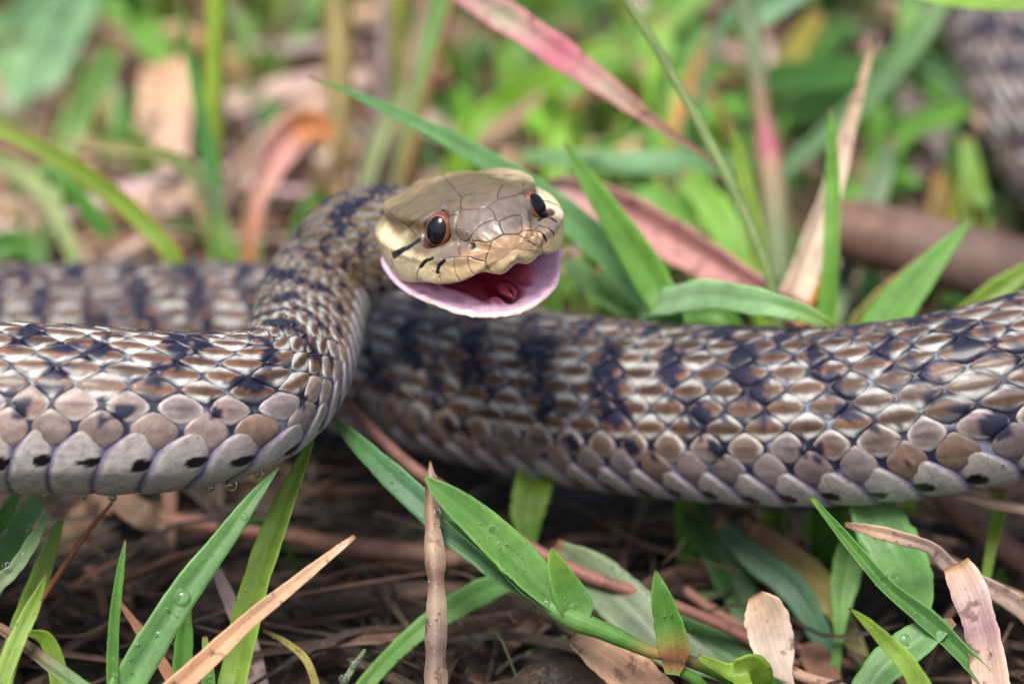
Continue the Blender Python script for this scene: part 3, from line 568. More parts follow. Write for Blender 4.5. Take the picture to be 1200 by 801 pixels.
build('leaf', [(768, 667, 44.9), (774, 695, 44.9), (784, 730, 45), (790, 762, 45), (788, 790, 45)], [2, 22, 36, 36, 18], [(0, G1), (.5, G1), (.66, (.20, .22, .04)), (.78, (.26, .11, .03)), (.86, (.10, .04, .02)), (.92, (.30, .16, .05)), (1, G3)], tilt=0, fold=.3, tip=BRN, **k2)
build('leaf', [(818, 768, 45), (835, 778, 45), (858, 790, 45), (882, 786, 45), (895, 810, 45.4)], [5, 12, 24, 34, 26], G3, tilt=25, curl=.5, **k2)
build('stem', [(786, 780, 45.1), (820, 800, 45.2), (850, 840, 45.6), (880, 900, 46)], [12, 14, 14, 12], G1, kind='stem', **k2)
blade('long dark green blade lying in front of the coil toward the sharp sprout', [(388, 488, 47.2), (415, 515, 46.8), (460, 558, 46.2), (515, 608, 45.8), (570, 655, 45.5), (625, 700, 45.4)], [4, 18, 29, 34, 32, 16], [(0, G2), (.5, (.075, .20, .10)), (1, G2)], tilt=12, root=False)
blade('broad grey green leaf lying blurred behind the sharp sprout', [(648, 640, 48), (690, 670, 48), (735, 710, 47.6), (785, 758, 47.2), (850, 790, 47)], [20, 50, 62, 52, 20], [(0, SAGE), (.5, (.15, .2, .13)), (1, G4)], tilt=-10)
stem('glossy red brown stem curving from under the snake neck down to the right', [(408, 472, 49.6), (432, 500, 49.2), (480, 545, 48.8), (545, 590, 48.4), (610, 635, 48), (690, 675, 47.8), (780, 705, 47.8), (880, 750, 48)], [12, 14, 15, 17, 17, 16, 15, 14], (.24, .105, .085), mat=m_dead)
blade('soft green blade hanging down below the middle coil', [(622, 640, 50), (618, 605, 50), (626, 565, 50.2), (635, 520, 51)], [12, 38, 44, 36], [(0, G1), (.6, G3), (1, G4)], tilt=0, root=False)
blade('bright green arching blade crossing low behind the mottled dead stalk', [(612, 672, 48), (575, 688, 47.6), (530, 712, 47.2), (480, 748, 47), (430, 800, 46.6), (400, 850, 46.5)], [18, 30, 28, 22, 20, 20], [(0, G2), (.5, G1), (1, G3)], tilt=10)
dead('tan curled dead leaf under the sprout stem', [(672, 742, 45.9), (705, 765, 45.9), (745, 795, 45.8), (790, 840, 45.6)], [26, 44, 52, 50], [(0, TAN), (.4, (.36, .2, .12)), (1, TAN)], tilt=10, name='dead_leaf', cat='dead leaf')
# ---- foreground, right
blade('rolled thin green leaf pointing up to the right belly from a stem', [(950, 582, 45.4), (975, 612, 45.3), (1005, 648, 45.2), (1040, 688, 45.1), (1082, 722, 45.1), (1110, 748, 45.1), (1160, 800, 45), (1210, 860, 45)], [4, 10, 15, 17, 24, 22, 22, 22], [(0, G1), (.5, G2), (1, G1)], tilt=0, fold=.6, curl=.5, tip=G3)
blade('broad bluish green leaf behind the rolled leaf', [(1008, 578, 47.6), (1028, 610, 47.4), (1055, 655, 47), (1072, 695, 46.4), (1080, 728, 45.8)], [36, 58, 62, 46, 14], G2, tilt=-8, root=False)
blade('wide pale green leaf bending down left from the stem joint at bottom right', [(1118, 728, 45.3), (1088, 742, 45.1), (1055, 765, 45), (1025, 795, 44.9), (998, 850, 44.8)], [10, 34, 46, 42, 40], [(0, MINT), (.3, G2), (1, G2)], tilt=10)
blade('slim yellow green blade tip in front of the wide pale leaf', [(995, 712, 43.8), (1015, 728, 43.8), (1042, 755, 43.8), (1068, 785, 43.7), (1100, 850, 43.6)], [2, 11, 19, 24, 26], G3, tilt=0, tip=BRN)
dead('thin tan dry tip lying beneath the right coil', [(990, 614, 45.6), (1020, 621, 45.6), (1055, 630, 45.6), (1092, 642, 45.7), (1120, 668, 45.9), (1200, 715, 46.2)], [5, 14, 18, 16, 20, 22], [(0, BRN), (.15, TAN), (.5, LIL), (1, TAN)], tilt=0)
dead('broad pale pinkish dead leaf hanging down at the right with a mauve stain', [(1120, 660, 45.2), (1135, 690, 45.1), (1150, 735, 45), (1160, 785, 44.9), (1166, 850, 44.8)], [34, 42, 42, 44, 46], [(0, TAN), (.2, LIL), (.35, (.33, .2, .22)), (.45, (.55, .38, .32)), (1, PALE)], tilt=0, name='dead_leaf', cat='dead leaf')
dead('oval pale papery dead leaf at the bottom right of centre', [(885, 696, 46), (895, 715, 46), (903, 745, 46), (912, 775, 46), (925, 800, 46)], [18, 48, 54, 42, 12], [(0, TAN), (.4, (.52, .42, .36)), (1, PALE)], tilt=0, name='dead_leaf', cat='dead leaf')
stem('tan stalk running right from the papery dead leaf', [(910, 775, 46.2), (940, 792, 46.2), (990, 808, 46.4), (1060, 840, 46.6)], [12, 14, 14, 14], (.45, .28, .2), mat=m_dead)
stem('thick reddish tan stick under the right coil at the edge', [(1095, 575, 50.5), (1130, 605, 50.3), (1175, 640, 50), (1240, 690, 50)], [22, 28, 30, 32], (.33, .17, .12), mat=m_dead)
stem('pale tan stick slanting to the right edge above the pink leaf', [(1070, 640, 48.5), (1110, 660, 48.5), (1160, 690, 48.5), (1240, 730, 48)], [18, 22, 24, 24], (.40, .26, .18), mat=m_dead)
stem('light straw lying just under the belly at the right edge', [(1120, 580, 47.5), (1160, 590, 47.5), (1230, 612, 47.5)], [8, 13, 15], (.5, .33, .25), mat=m_dead)
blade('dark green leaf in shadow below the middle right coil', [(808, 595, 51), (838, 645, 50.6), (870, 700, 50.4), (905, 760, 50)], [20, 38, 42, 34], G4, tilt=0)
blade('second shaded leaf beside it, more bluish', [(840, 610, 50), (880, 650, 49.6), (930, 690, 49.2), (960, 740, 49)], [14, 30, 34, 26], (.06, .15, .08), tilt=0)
blade('soft bright green blade behind the rolled leaf below the right coil', [(1005, 600, 48.6), (998, 640, 48.5), (990, 685, 48.4), (984, 735, 48.2)], [22, 34, 32, 14], G1, tilt=0)
dead('olive tan leaf fading to brown below the right coil', [(880, 620, 50), (920, 650, 49.7), (965, 690, 49.4), (1000, 750, 49)], [24, 36, 34, 22], [(0, RSTM), (.4, OLV), (1, G4)], tilt=0)
blade('thin green stalk standing at the right edge below the coil', [(1170, 572, 48.4), (1168, 610, 48.4), (1160, 650, 48.2)], [20, 18, 12], G3, tilt=0)
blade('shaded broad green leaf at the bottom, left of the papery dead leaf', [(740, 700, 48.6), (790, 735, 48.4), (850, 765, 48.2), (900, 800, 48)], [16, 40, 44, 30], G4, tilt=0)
stem('brown stem lying along the dark ground at bottom right of centre', [(800, 690, 50), (870, 735, 49.8), (950, 765, 49.6), (1040, 790, 49.4)], [12, 13, 13, 12], (.26, .13, .09), mat=m_dead)
# ---- just behind the snake
blade('wide bright pointed blade rising behind the right coil', [(1139, 256, 50), (1118, 280, 50), (1090, 312, 50), (1058, 350, 50), (1030, 390, 50), (1010, 430, 50)], [2, 16, 32, 46, 52, 50], (.13, .32, .05), tilt=-5, fold=.12, wav=.03)
blade('upright green blade with a tiny brown tip in front of the pale spike', [(973, 126, 50.6), (975, 160, 50.6), (976, 220, 50.6), (974, 300, 50.4), (970, 360, 50.4), (968, 420, 50.4)], [2, 11, 18, 20, 22, 22], (.14, .32, .045), tilt=0, fold=.4)
dead('tall pale straw spike rising behind the right coil', [(1025, 47, 53), (1012, 90, 53), (992, 160, 53), (974, 225, 52.8), (955, 280, 52.6), (935, 340, 52.4), (918, 380, 52.2)], [3, 10, 18, 24, 30, 36, 30], [(0, TAN), (.3, (.55, .42, .34)), (.6, PALE), (1, TAN)], tilt=0, curl=.6)
stem('long thin pale green stalk crossing down from the top edge to the coil', [(715, -40, 49.6), (735, 0, 49.6), (775, 65, 49.6), (825, 155, 49.5), (868, 240, 49.4), (908, 350, 49.4)], [9, 10, 12, 13, 14, 14], (.24, .33, .13))
bH = blade('pale speckled leaf lying level over the coil, tip pointing right', [(981, 386, 47.8), (960, 374, 47.8), (925, 362, 47.8), (880, 352, 48), (835, 345, 48.6), (790, 352, 49.4), (755, 370, 50.2)], [2, 11, 19, 23, 25, 26, 20], [(0, G3), (.3, (.22, .42, .17)), (.6, (.28, .44, .26)), (1, G2)], tilt=-45, wav=.16)
blade('pointed green blade rising right of the snake head', [(661, 167, 49.8), (680, 198, 49.8), (708, 240, 49.8), (738, 285, 49.8), (765, 330, 49.8), (785, 380, 49.8)], [2, 16, 28, 38, 42, 36], (.14, .33, .05), tilt=0)
blade('long cool green blade passing just behind the top of the snake head', [(362, 90, 49.5), (400, 104, 49.6), (450, 126, 49.8), (510, 155, 50), (570, 188, 50.2), (630, 228, 50.4), (690, 275, 50.6), (745, 330, 50.8), (790, 390, 51)], [2, 7, 12, 18, 25, 32, 36, 38, 34], [(0, G3), (.15, (.17, .36, .14)), (1, (.15, .33, .13))], tilt=-14)
dead('double pink dry leaf with a centre crease lying behind the head to the right', [(640, 222, 53.4), (670, 224, 53.2), (720, 242, 53), (780, 275, 52.8), (840, 312, 52.4), (900, 348, 52), (960, 385, 51.8)], [24, 36, 44, 48, 44, 36, 26], [(0, LIL), (.25, PINK), (.8, (.42, .19, .18)), (1, BRN)], tilt=0, fold=.7)
blade('pink and grey striped dying leaf slanting in from the top edge', [(510, -35, 51.2), (555, -2, 51.2), (605, 28, 51.1), (660, 66, 51), (715, 105, 51), (765, 142, 51), (822, 180, 51), (860, 215, 51)], [26, 34, 38, 36, 26, 14, 6, 4], [(0, MAG), (.25, (.36, .33, .24)), (.42, MAG), (.55, (.40, .30, .24)), (.68, (.36, .22, .16)), (1, BRN)], edge=MAG, tilt=0, mat=m_dead, fold=.35, root=False)
blade('slim bright blade behind the pale stalk near the right coil', [(856, 142, 52.5), (868, 190, 52.5), (880, 250, 52.4), (892, 320, 52.3), (900, 380, 52)], [3, 16, 22, 24, 22], G3, tilt=0)
blade('low olive blade leaning right in front of the dark log', [(1085, 300, 52.5), (1060, 330, 52.4), (1025, 365, 52.2), (1000, 400, 52)], [10, 26, 32, 30], [(0, RSTM), (.3, OLV), (1, G1)], tilt=0)
blade('yellow green blade low at the right edge above the coil', [(1215, 308, 51), (1185, 330, 51), (1150, 355, 51), (1120, 390, 51)], [12, 26, 28, 24], G3, tilt=0)
stem('small orange twig under the upright blade', [(970, 318, 51.8), (955, 345, 51.8), (938, 390, 51.8)], [6, 9, 9], (.5, .22, .04), mat=m_dead)
blade('cluster leaf, bright and wide, under the pale speckled leaf', [(700, 310, 51.8), (735, 340, 51.6), (790, 365, 51.4), (860, 380, 51.2)], [20, 36, 34, 16], G1, tilt=-30)
blade('short green leaf lying against the coil right of the open mouth', [(662, 300, 52), (690, 330, 51.8), (730, 355, 51.6), (775, 375, 51.4)], [12, 26, 30, 20], (.16, .34, .10), tilt=-20)
log = stem('thick dark brown weathered stick lying behind the right coil', [(960, 262, 57), (1030, 278, 57), (1110, 300, 57), (1200, 322, 57), (1330, 350, 57)], [60, 78, 84, 88, 88], [(0, BRN), (.3, (.20, .13, .11)), (.6, DBR), (1, BRN)], mat=m_dead); log.name = 'stick'; tag(log, cat='stick', group='sticks on the ground')
# ---- background, left
blade('yellow green blade with red edge arching down from the left edge', [(-40, 128, 55), (0, 152, 54.8), (60, 180, 54.6), (115, 215, 54.6), (165, 258, 54.6), (208, 312, 54.6)], [14, 18, 22, 26, 26, 22], [(0, G3), (1, (.26, .42, .05))], edge=(.42, .22, .06), tilt=0)
blade('arched blade with a hanging drop, its tip reaching left over the red edged one', [(74, 166, 56), (110, 170, 56), (160, 176, 56), (205, 186, 56.2), (238, 215, 56.4), (258, 260, 56.6), (268, 310, 56.6)], [4, 11, 14, 17, 20, 20, 20], [(0, (.45, .3, .2)), (.3, (.3, .36, .1)), (.55, SAGE), (.75, G3), (1, G3)], tilt=-10)
blade('thin upright dark green blade left of the tall yellow green stem', [(208, -10, 57), (216, 40, 57), (228, 95, 57), (240, 160, 57), (250, 220, 57), (258, 310, 57)], [3, 9, 14, 18, 19, 18], [(0, BRN), (.1, G1), (.5, (.08, .26, .06)), (1, G1)], tilt=0)
stem('tall yellow green stem left of the head, orange on one side', [(256, -50, 58.5), (254, 0, 58.5), (250, 100, 58.5), (250, 200, 58.4), (255, 320, 58)], [24, 24, 23, 20, 18], (.30, .42, .04))
dead('orange and pink curled dry leaf standing left of the snake neck', [(388, 168, 60), (368, 148, 60), (340, 160, 59.8), (318, 195, 59.6), (300, 240, 59.4), (290, 310, 59)], [20, 34, 40, 34, 20, 15], [(0, RUST), (.2, RUST), (.35, PINK), (.55, (.55, .3, .24)), (.7, RUST), (1, (.5, .22, .05))], tilt=0, curl=.5, name='dead_leaf', cat='dead leaf')
dead('large pale tan dead leaf standing blurred behind the left blades', [(190, 70, 66), (195, 110, 65.5), (190, 160, 65), (192, 220, 64.6), (190, 300, 64)], [50, 64, 62, 66, 58], [(0, (.5, .3, .18)), (.3, TAN), (.7, (.62, .42, .34)), (1, LIL)], tilt=0, name='dead_leaf', cat='dead leaf')
blade('pale green blade slanting behind the arched blade at left', [(140, 50, 63), (110, 100, 63), (85, 150, 63), (62, 215, 62.6), (50, 280, 62)], [22, 32, 32, 30, 22], [(0, G1), (.5, (.26, .42, .12)), (1, G1)], tilt=0)
blade('wide mint coloured blade slanting across the top left corner', [(115, -50, 70), (85, 10, 70), (55, 75, 70), (28, 140, 69.5), (0, 210, 69)], [44, 56, 58, 54, 40], MINT, tilt=0, tip=None)
blade('second mint blade at the left edge crossing the first', [(-30, 20, 71), (10, 70, 71), (30, 120, 70), (38, 180, 69)], [40, 44, 40, 30], (.25, .45, .2), tilt=0, tip=None)
blade('mint blade leaving the top left corner toward the right', [(60, -10, 72), (20, 30, 72), (-25, 62, 72)], [30, 40, 44], MINT, tilt=0, tip=None)
blade('bright green blade arching down at top left centre', [(110, -40, 71), (145, 5, 70), (175, 45, 69), (200, 90, 68)], [40, 42, 38, 26], (.16, .34, .06), tilt=0)
blade('broad bright green blade hanging at the top, right of the tall yellow green stem', [(345, -40, 73), (330, 20, 72.5), (305, 70, 72), (290, 120, 71), (270, 170, 70)], [66, 72, 64, 48, 30], (.20, .42, .08), tilt=0, tip=None)
blade('mint grey blade left of the thick olive stem at the top', [(380, -20, 76), (362, 30, 75), (345, 80, 74), (340, 130, 73)], [40, 50, 44, 30], MINT, tilt=0, tip=None)
stem('thick olive brown stem with pink base standing left of the head', [(392, -60, 62), (394, 0, 62), (398, 80, 61.6), (400, 160, 61.2), (398, 215, 61), (392, 270, 60.5)], [34, 34, 32, 27, 22, 18], [(0, OLV), (.5, (.30, .22, .08)), (.7, (.42, .22, .14)), (1, MAG)])
stem('purple grey stem right of the thick olive one', [(450, -40, 64), (450, 20, 64), (448, 100, 63.6), (438, 170, 63.2), (425, 240, 63)], [14, 15, 18, 30, 34], [(0, LIL), (.4, (.25, .18, .17)), (1, (.20, .14, .14))])
stem('brownish pink stem leaning right behind the long cool blade', [(505, -40, 63.5), (495, 20, 63.5), (482, 90, 63.2), (470, 160, 63), (455, 240, 62.8)], [16, 18, 20, 22, 24], [(0, (.3, .2, .15)), (.5, (.33, .26, .16)), (1, (.26, .2, .16))])
blade('light green blade slanting between the stems at top centre', [(528, -20, 61), (512, 30, 61), (500, 75, 61), (486, 130, 61), (470, 200, 61)], [24, 24, 18, 12, 10], (.20, .40, .12), tilt=0)
stem('thin dark red stem beside the light green blade', [(535, -10, 60.5), (520, 40, 60.5), (505, 90, 60.5), (490, 150, 60.5), (470, 220, 60.5)], [7, 8, 10, 12, 12], [(0, (.3, .05, .06)), (.5, (.3, .15, .06)), (1, OLV)])
blade('yellow olive blade between the purple and pink stems', [(465, -30, 65), (466, 40, 65), (462, 110, 64.5), (455, 190, 64)], [14, 18, 18, 14], (.32, .34, .06), tilt=0)
blade('pale green blade leaning behind the neck', [(480, 90, 62), (455, 140, 62), (435, 190, 61.8), (420, 250, 61.5)], [10, 16, 18, 18], (.28, .35, .14), tilt=0)
dead('dull tan strip slanting down left of the thick olive stem', [(385, 95, 66), (345, 140, 65.5), (305, 180, 65), (265, 215, 64.6)], [22, 32, 30, 24], (.40, .28, .22), tilt=0)
dead('pinkish tan dead leaf lying blurred at top, behind the olive stem', [(330, 55, 78), (370, 60, 77), (420, 62, 76), (450, 70, 75)], [34, 44, 48, 30], [(0, TAN), (.5, LIL), (1, RUST)], tilt=0, name='dead_leaf', cat='dead leaf')
dead('brown curved strip at the left edge above the back coil', [(-30, 232, 61), (20, 240, 61), (60, 258, 60.6), (95, 295, 60)], [18, 20, 18, 14], (.42, .3, .2), tilt=0)
blade('faded green blade curving from the left edge toward the back coil', [(-20, 182, 60), (20, 198, 60), (50, 225, 59.8), (75, 270, 59.5), (90, 320, 59)], [18, 22, 22, 18, 14], (.26, .34, .12), tilt=0)
blade('small green blade in the dark gap at left', [(85, 245, 60), (75, 225, 60), (60, 205, 60.5)], [14, 16, 10], (.07, .2, .05), tilt=0)
blade('short bright green leaf at the left edge on the ground', [(-20, 300, 59), (15, 285, 59), (45, 300, 58.6)], [24, 32, 18], (.10, .26, .05), tilt=0)
# ---- background, centre and right
blade('bright arch of grass behind the striped leaf', [(735, 55, 60), (700, 62, 60), (660, 78, 60.2), (620, 100, 60.5), (580, 125, 61), (545, 165, 61)], [10, 18, 22, 24, 26, 24], (.22, .42, .04), tilt=0)
blade('bright upright yellow green blade below the striped leaf', [(640, 60, 61), (648, 110, 61), (652, 160, 61), (650, 230, 60.5)], [10, 26, 32, 28], (.24, .44, .04), tilt=0)
blade('level cool green blade behind the pale stalk', [(600, 182, 59), (660, 186, 59), (730, 190, 59), (800, 190, 59), (860, 192, 59.3), (910, 200, 60)], [10, 22, 26, 26, 22, 12], [(0, G2), (.5, (.16, .34, .16)), (1, G2)], tilt=-35, root=False)
blade('wide light green blade fanning up to the top edge right of the striped leaf', [(830, -30, 68), (790, 10, 67.5), (745, 45, 67), (700, 75, 66), (660, 110, 65)], [40, 44, 44, 38, 26], (.20, .38, .08), tilt=0)
blade('yellow green upright blade right of the pale stalk at the top', [(770, 20, 66), (775, 80, 65.5), (780, 140, 65), (785, 210, 64)], [30, 38, 38, 30], (.22, .44, .04), tilt=0)
blade('deep green upright blade beside the yellow green one', [(808, 10, 68), (812, 70, 67.5), (815, 140, 67), (818, 210, 66)], [26, 34, 34, 28], (.10, .30, .04), tilt=0)
dead('orange brown dry blade amid the greens at upper right', [(826, 50, 64), (818, 80, 64), (805, 110, 64), (790, 150, 63.6)], [6, 15, 18, 12], (.40, .17, .05), tilt=0)
blade('wide fresh green blade low behind the pink double leaf', [(800, 200, 58), (828, 235, 57.6), (855, 275, 57.2), (885, 330, 57)], [14, 34, 40, 34], (.20, .42, .05), tilt=0)
blade('second fresh blade left of it behind the pink double leaf', [(735, 190, 59.5), (760, 225, 59), (790, 265, 58.6), (820, 310, 58)], [14, 30, 34, 28], (.16, .36, .05), tilt=0)
stem('thick pale green stem with a pink joint in the upper right', [(860, -40, 60), (872, 10, 60), (886, 70, 59.8), (893, 130, 59.6), (900, 170, 59.4), (908, 230, 59.2), (915, 330, 58.8)], [24, 26, 24, 20, 26, 30, 30], [(0, SAGE), (.25, SAGE), (.38, (.36, .22, .15)), (.5, MAG), (.58, (.42, .30, .2)), (.7, SAGE), (1, (.3, .27, .15))])
blade('cool grey green blade slanting up to the right from the stem joint', [(1110, -10, 63), (1080, 35, 62.8), (1045, 80, 62.4), (1005, 125, 62), (960, 165, 61.4), (918, 205, 60.6)], [18, 28, 28, 26, 22, 12], [(0, G2), (.5, (.15, .27, .13)), (1, (.18, .36, .2))], tilt=0, tip=None)
blade('bright arched blade bending over the dark hollow on the right', [(1150, 120, 64), (1110, 135, 63.8), (1065, 150, 63.4), (1030, 185, 63), (995, 230, 62.6), (975, 280, 62)], [12, 24, 28, 28, 24, 18], (.16, .38, .06), tilt=0)
blade('dull green blade dropping to the lower right before the far coil', [(1060, 60, 65), (1100, 85, 64.8), (1135, 115, 64.6), (1165, 165, 64)], [20, 26, 26, 16], (.09, .22, .07), tilt=0)
blade('grey green blade leaning on the dark stick', [(1046, 160, 58.6), (1035, 200, 58.6), (1018, 250, 58.4), (998, 300, 58), (980, 360, 57.5)], [12, 24, 28, 24, 20], (.16, .25, .13), tilt=0)
blade('upright yellow green blade before the dark hollow at right', [(1132, 160, 61), (1138, 200, 60.8), (1146, 240, 60.6), (1150, 290, 60)], [16, 24, 26, 22], (.18, .34, .04), tilt=0)
blade('level dark green blade in the upper right hollow', [(840, 100, 64), (890, 95, 64.5), (950, 88, 65), (1010, 85, 65.5), (1060, 70, 66)], [24, 34, 36, 34, 20], (.065, .19, .04), tilt=-20)
blade('second level dark blade lower in the hollow', [(855, 150, 63), (910, 140, 63.5), (970, 120, 64), (1030, 110, 64.5)], [18, 26, 28, 18], (.07, .2, .05), tilt=-20)
blade('mint blade crossing the thick stem at the top', [(950, -20, 62), (920, 0, 62), (880, 22, 62), (850, 25, 62)], [18, 28, 28, 12], (.2, .38, .22), tilt=0, tip=None)
blade('yellow ochre blade in the hollow at top right', [(960, 15, 67), (940, 45, 66.5), (920, 80, 66), (905, 120, 65)], [14, 24, 24, 16], (.34, .3, .05), tilt=0)
blade('bright blade tip standing before the far coil at the top', [(1065, -30, 64), (1066, 10, 64), (1062, 50, 63.6), (1050, 90, 63)], [18, 24, 22, 14], (.15, .34, .06), tilt=0)
blade('very bright blade lying along the top right edge', [(1040, -22, 52), (1090, -6, 52), (1140, 1, 52), (1200, 0, 52), (1290, -12, 52)], [10, 18, 22, 24, 24], (.24, .42, .06), tilt=-25, root=False)
dead('pale pink dry strip at the right edge below the far coil', [(1140, 130, 63), (1165, 150, 63), (1200, 180, 63), (1240, 215, 63)], [14, 24, 26, 26], (.52, .36, .28), tilt=0)
dead('ochre dead leaf in the right hollow', [(1115, 195, 64), (1108, 215, 64), (1100, 250, 63.6), (1090, 275, 63)], [14, 24, 26, 18], (.34, .2, .04), tilt=0)
dead('mauve grey dry strip behind the arched blade at right', [(1035, 100, 66), (1070, 125, 66), (1095, 150, 65.6), (1110, 185, 65)], [18, 34, 34, 20], (.33, .26, .26), tilt=0)
dead('tan strip lying among the greens above the pale stalk', [(690, 55, 70), (720, 70, 69.5), (755, 88, 69), (780, 105, 68.5)], [18, 24, 24, 16], TAN, tilt=-15)
dead('dusty tan blade crossing behind the head top', [(640, 100, 64), (605, 135, 63.6), (570, 160, 63.2), (530, 195, 63)], [12, 18, 20, 20], (.4, .26, .17), tilt=0)
# ---- filler: grass nobody could count, and litter
def fill(name, count, mat, gen, seed):
    r = random.Random(seed); VV, FF, CC, UU = [], [], [], []; n_ = 0; made = 0
    sp2 = proj(CE[::6]); rp = RA[::6]*FPX/sp2[:, 2]; ce = CE[::6]; hd = Hd(np.array([[0, 0, -.2], [-1.3, 0, -.2], [.6, 0, -.8]])); hp = proj(hd)
    Q = np.vstack([sp2, hp]); QR = np.concatenate([rp, [120, 120, 110]]); Q3 = np.vstack([ce, hd]); R3 = np.concatenate([RA[::6], [1.5]*3])
    while made < count:
        g = gen(r); made += 1
        if g is None: continue
        pts, wid, face, col, low = g
        pts = np.array(pts); t9 = catmull(pts, 9); p2 = proj(t9)
        d3 = np.linalg.norm(t9[:, None]-Q3[None], axis=2)
        if (d3 < R3+.25).any(): continue
        if not low or True:
            d2 = np.hypot(p2[:, None, 0]-Q[None, :, 0], p2[:, None, 1]-Q[None, :, 1]); hit = (d2 < QR+14) & (p2[:, None, 2] < Q[None, :, 2])
            if hit.any(): continue
        if (p2[:, 2].min() < 48.5) and ((p2[:, 0] > -40) & (p2[:, 0] < 1240) & (p2[:, 1] < 800)).any() and (t9[:, 2].max() > 2.4): continue
        V, F, uv = ribbon(pts, np.array(wid), face, r.uniform(.1, .5), .02, 12, 0., 3, .1, made); c = tint(uv, col, None, made*.7, None)
        VV.append(V); FF.append(F+n_); CC.append(c); UU.append(uv); n_ += len(V)
    return tag(mesh(name, np.vstack(VV), np.vstack(FF), mat, col=np.vstack(CC), uv=np.vstack(UU), base=(0, 60, 0)), kind='stuff')
def jit(r, c, a=.25): k = r.uniform(1-a, 1+a); return tuple(max(0, v*k*r.uniform(.9, 1.1)) for v in c)
def gen_grass(r):
    yy = r.uniform(52, 112) if r.random() < .85 else r.uniform(20, 52); xx = r.uniform(-.30, .30)*yy+r.choice([0, 0, 0, -8, 8])
    if yy < 52 and abs(xx) < .2*yy: return None
    if 600+xx/yy*3000 < 430 and r.random() < .55: return None
    b = np.array([xx, yy, float(gz(np.array([xx]), np.array([yy]))[0])-.1]); h = r.uniform(2.0, 6.5)*(1 if yy > 66 else .5); a = r.uniform(0, 6.283); lean = r.uniform(.15, 1.1)*h
    dx, dy = math.cos(a)*lean, math.sin(a)*lean; droop = r.uniform(0, .35)*h
    pts = [b+[dx, dy, h-droop], b+[dx*.66, dy*.66, h*.86], b+[dx*.28, dy*.28, h*.5], b]
    w_ = r.uniform(.28, .8); px = 600+xx/yy*3000
    left = px < 420
    col = r.choice([G1, G2, (.24, .40, .10), MINT, (.3, .34, .1), TAN, (.4, .27, .2)] if left else ([G1, (.20, .42, .05), (.22, .44, .05), G2, G3, (.16, .34, .06), (.17, .36, .12)] if px < 900 else [G4, G1, G4, (.14, .32, .05), G2, (.08, .2, .06), (.3, .22, .1)]))
    return pts, [.03, w_*.8, w_, w_*.7], np.array([r.uniform(-.8, .8), -1, r.uniform(0, .8)]), jit(r, col), False
fill('grass', 1500, m_leaf, gen_grass, 11)
def gen_thin(r):
    g_ = gen_grass(r)
    if g_ is None or g_[0][3][1] < 52: return None
    return [np.array(p)+[0, 0, (p[2] > 1)*1.0] for p in g_[0]], [q*.38 for q in g_[1]], g_[2], jit(r, r.choice([G1, G3, (.2, .38, .08), OLV, (.36, .27, .16), (.3, .12, .08), G4])), False
fill('fine_grass', 1100, m_leaf, gen_thin, 15)
def gen_litter(r):
    yy = r.uniform(24, 105); xx = r.uniform(-.34, .34)*yy
    z = float(gz(np.array([xx]), np.array([yy]))[0])+abs(r.gauss(0, .55)); L = r.uniform(1.5, 6.5); a = r.uniform(0, 3.1416); dx, dy = math.cos(a)*L/2, math.sin(a)*L/2*.8; bz = r.uniform(-.25, .5); cz = r.uniform(-.4, .6)
    pts = [(xx-dx, yy-dy, z+cz), (xx-dx*.3, yy-dy*.3+r.uniform(-.4, .4), z+bz+.15), (xx+dx*.3, yy+dy*.3+r.uniform(-.4, .4), z+.2), (xx+dx, yy+dy, z-cz*.5)]
    w_ = (r.uniform(.12, .5) if r.random() < .85 else r.uniform(.5, 1.0)) if yy > 54 else (r.uniform(.07, .26) if r.random() < .9 else r.uniform(.3, .6))
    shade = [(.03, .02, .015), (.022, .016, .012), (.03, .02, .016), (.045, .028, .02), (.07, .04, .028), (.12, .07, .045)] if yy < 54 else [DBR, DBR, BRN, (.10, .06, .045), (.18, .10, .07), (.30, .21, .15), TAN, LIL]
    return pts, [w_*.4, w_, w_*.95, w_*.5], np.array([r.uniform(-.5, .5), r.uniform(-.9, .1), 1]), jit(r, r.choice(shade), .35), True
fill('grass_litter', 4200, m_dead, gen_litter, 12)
def gen_fibre(r):
    g_ = gen_litter(r)
    if g_[0][0][1] > 60: return None
    return [(p[0], p[1], p[2]+.3) for p in g_[0]], [q*.28 for q in g_[1]], g_[2], jit(r, r.choice([DBR, DBR, (.12, .06, .04), (.06, .04, .03), (.17, .11, .07), (.05, .08, .03)]), .3), True
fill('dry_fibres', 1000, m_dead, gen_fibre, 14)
# ---- water drops
def drop(c, rad, label, group, n=np.array([0, 0, 1.]), flatn=.7, hang=0.):
    V, loc, F = ell(np.zeros(3), np.eye(3), (1, 1, 1), 14, 20)
    n = norm(np.asarray(n, float)); t = norm(np.cross(n, [.3, .9, .2])); b = np.cross(n, t)
    zz = loc[:, 2]*flatn*(1+hang*(loc[:, 2] < 0)); W = c+rad*(loc[:, :1]*t+loc[:, 1:2]*b+zz[:, None]*n)
    o = mesh('water_drop', W, F, m_water); tag(o, label, 'water drop', group); return o
DG = bpy.context.evaluated_depsgraph_get(); DG.update()
def put(px, py, rpx, label, group, flatn=.6, back=.15, hang=False):
    "sits on whatever the place has at that spot"
    d = norm(P(px, py, 1.)-CAM); hit, loc, nrm, _, ob, _ = S.ray_cast(DG, Vector(CAM), Vector(d))
    if not hit: return
    loc = np.array(loc); nrm = np.array(nrm); nrm = nrm if nrm@d < 0 else -nrm; L = np.linalg.norm(loc-CAM); r_ = rpx*L/FPX
    drop(loc+nrm*r_*back, r_, label, group, nrm, flatn)
put(213, 699, 11, 'largest water bead lying on the broad green blade at lower left', 'beads of water on the grass')
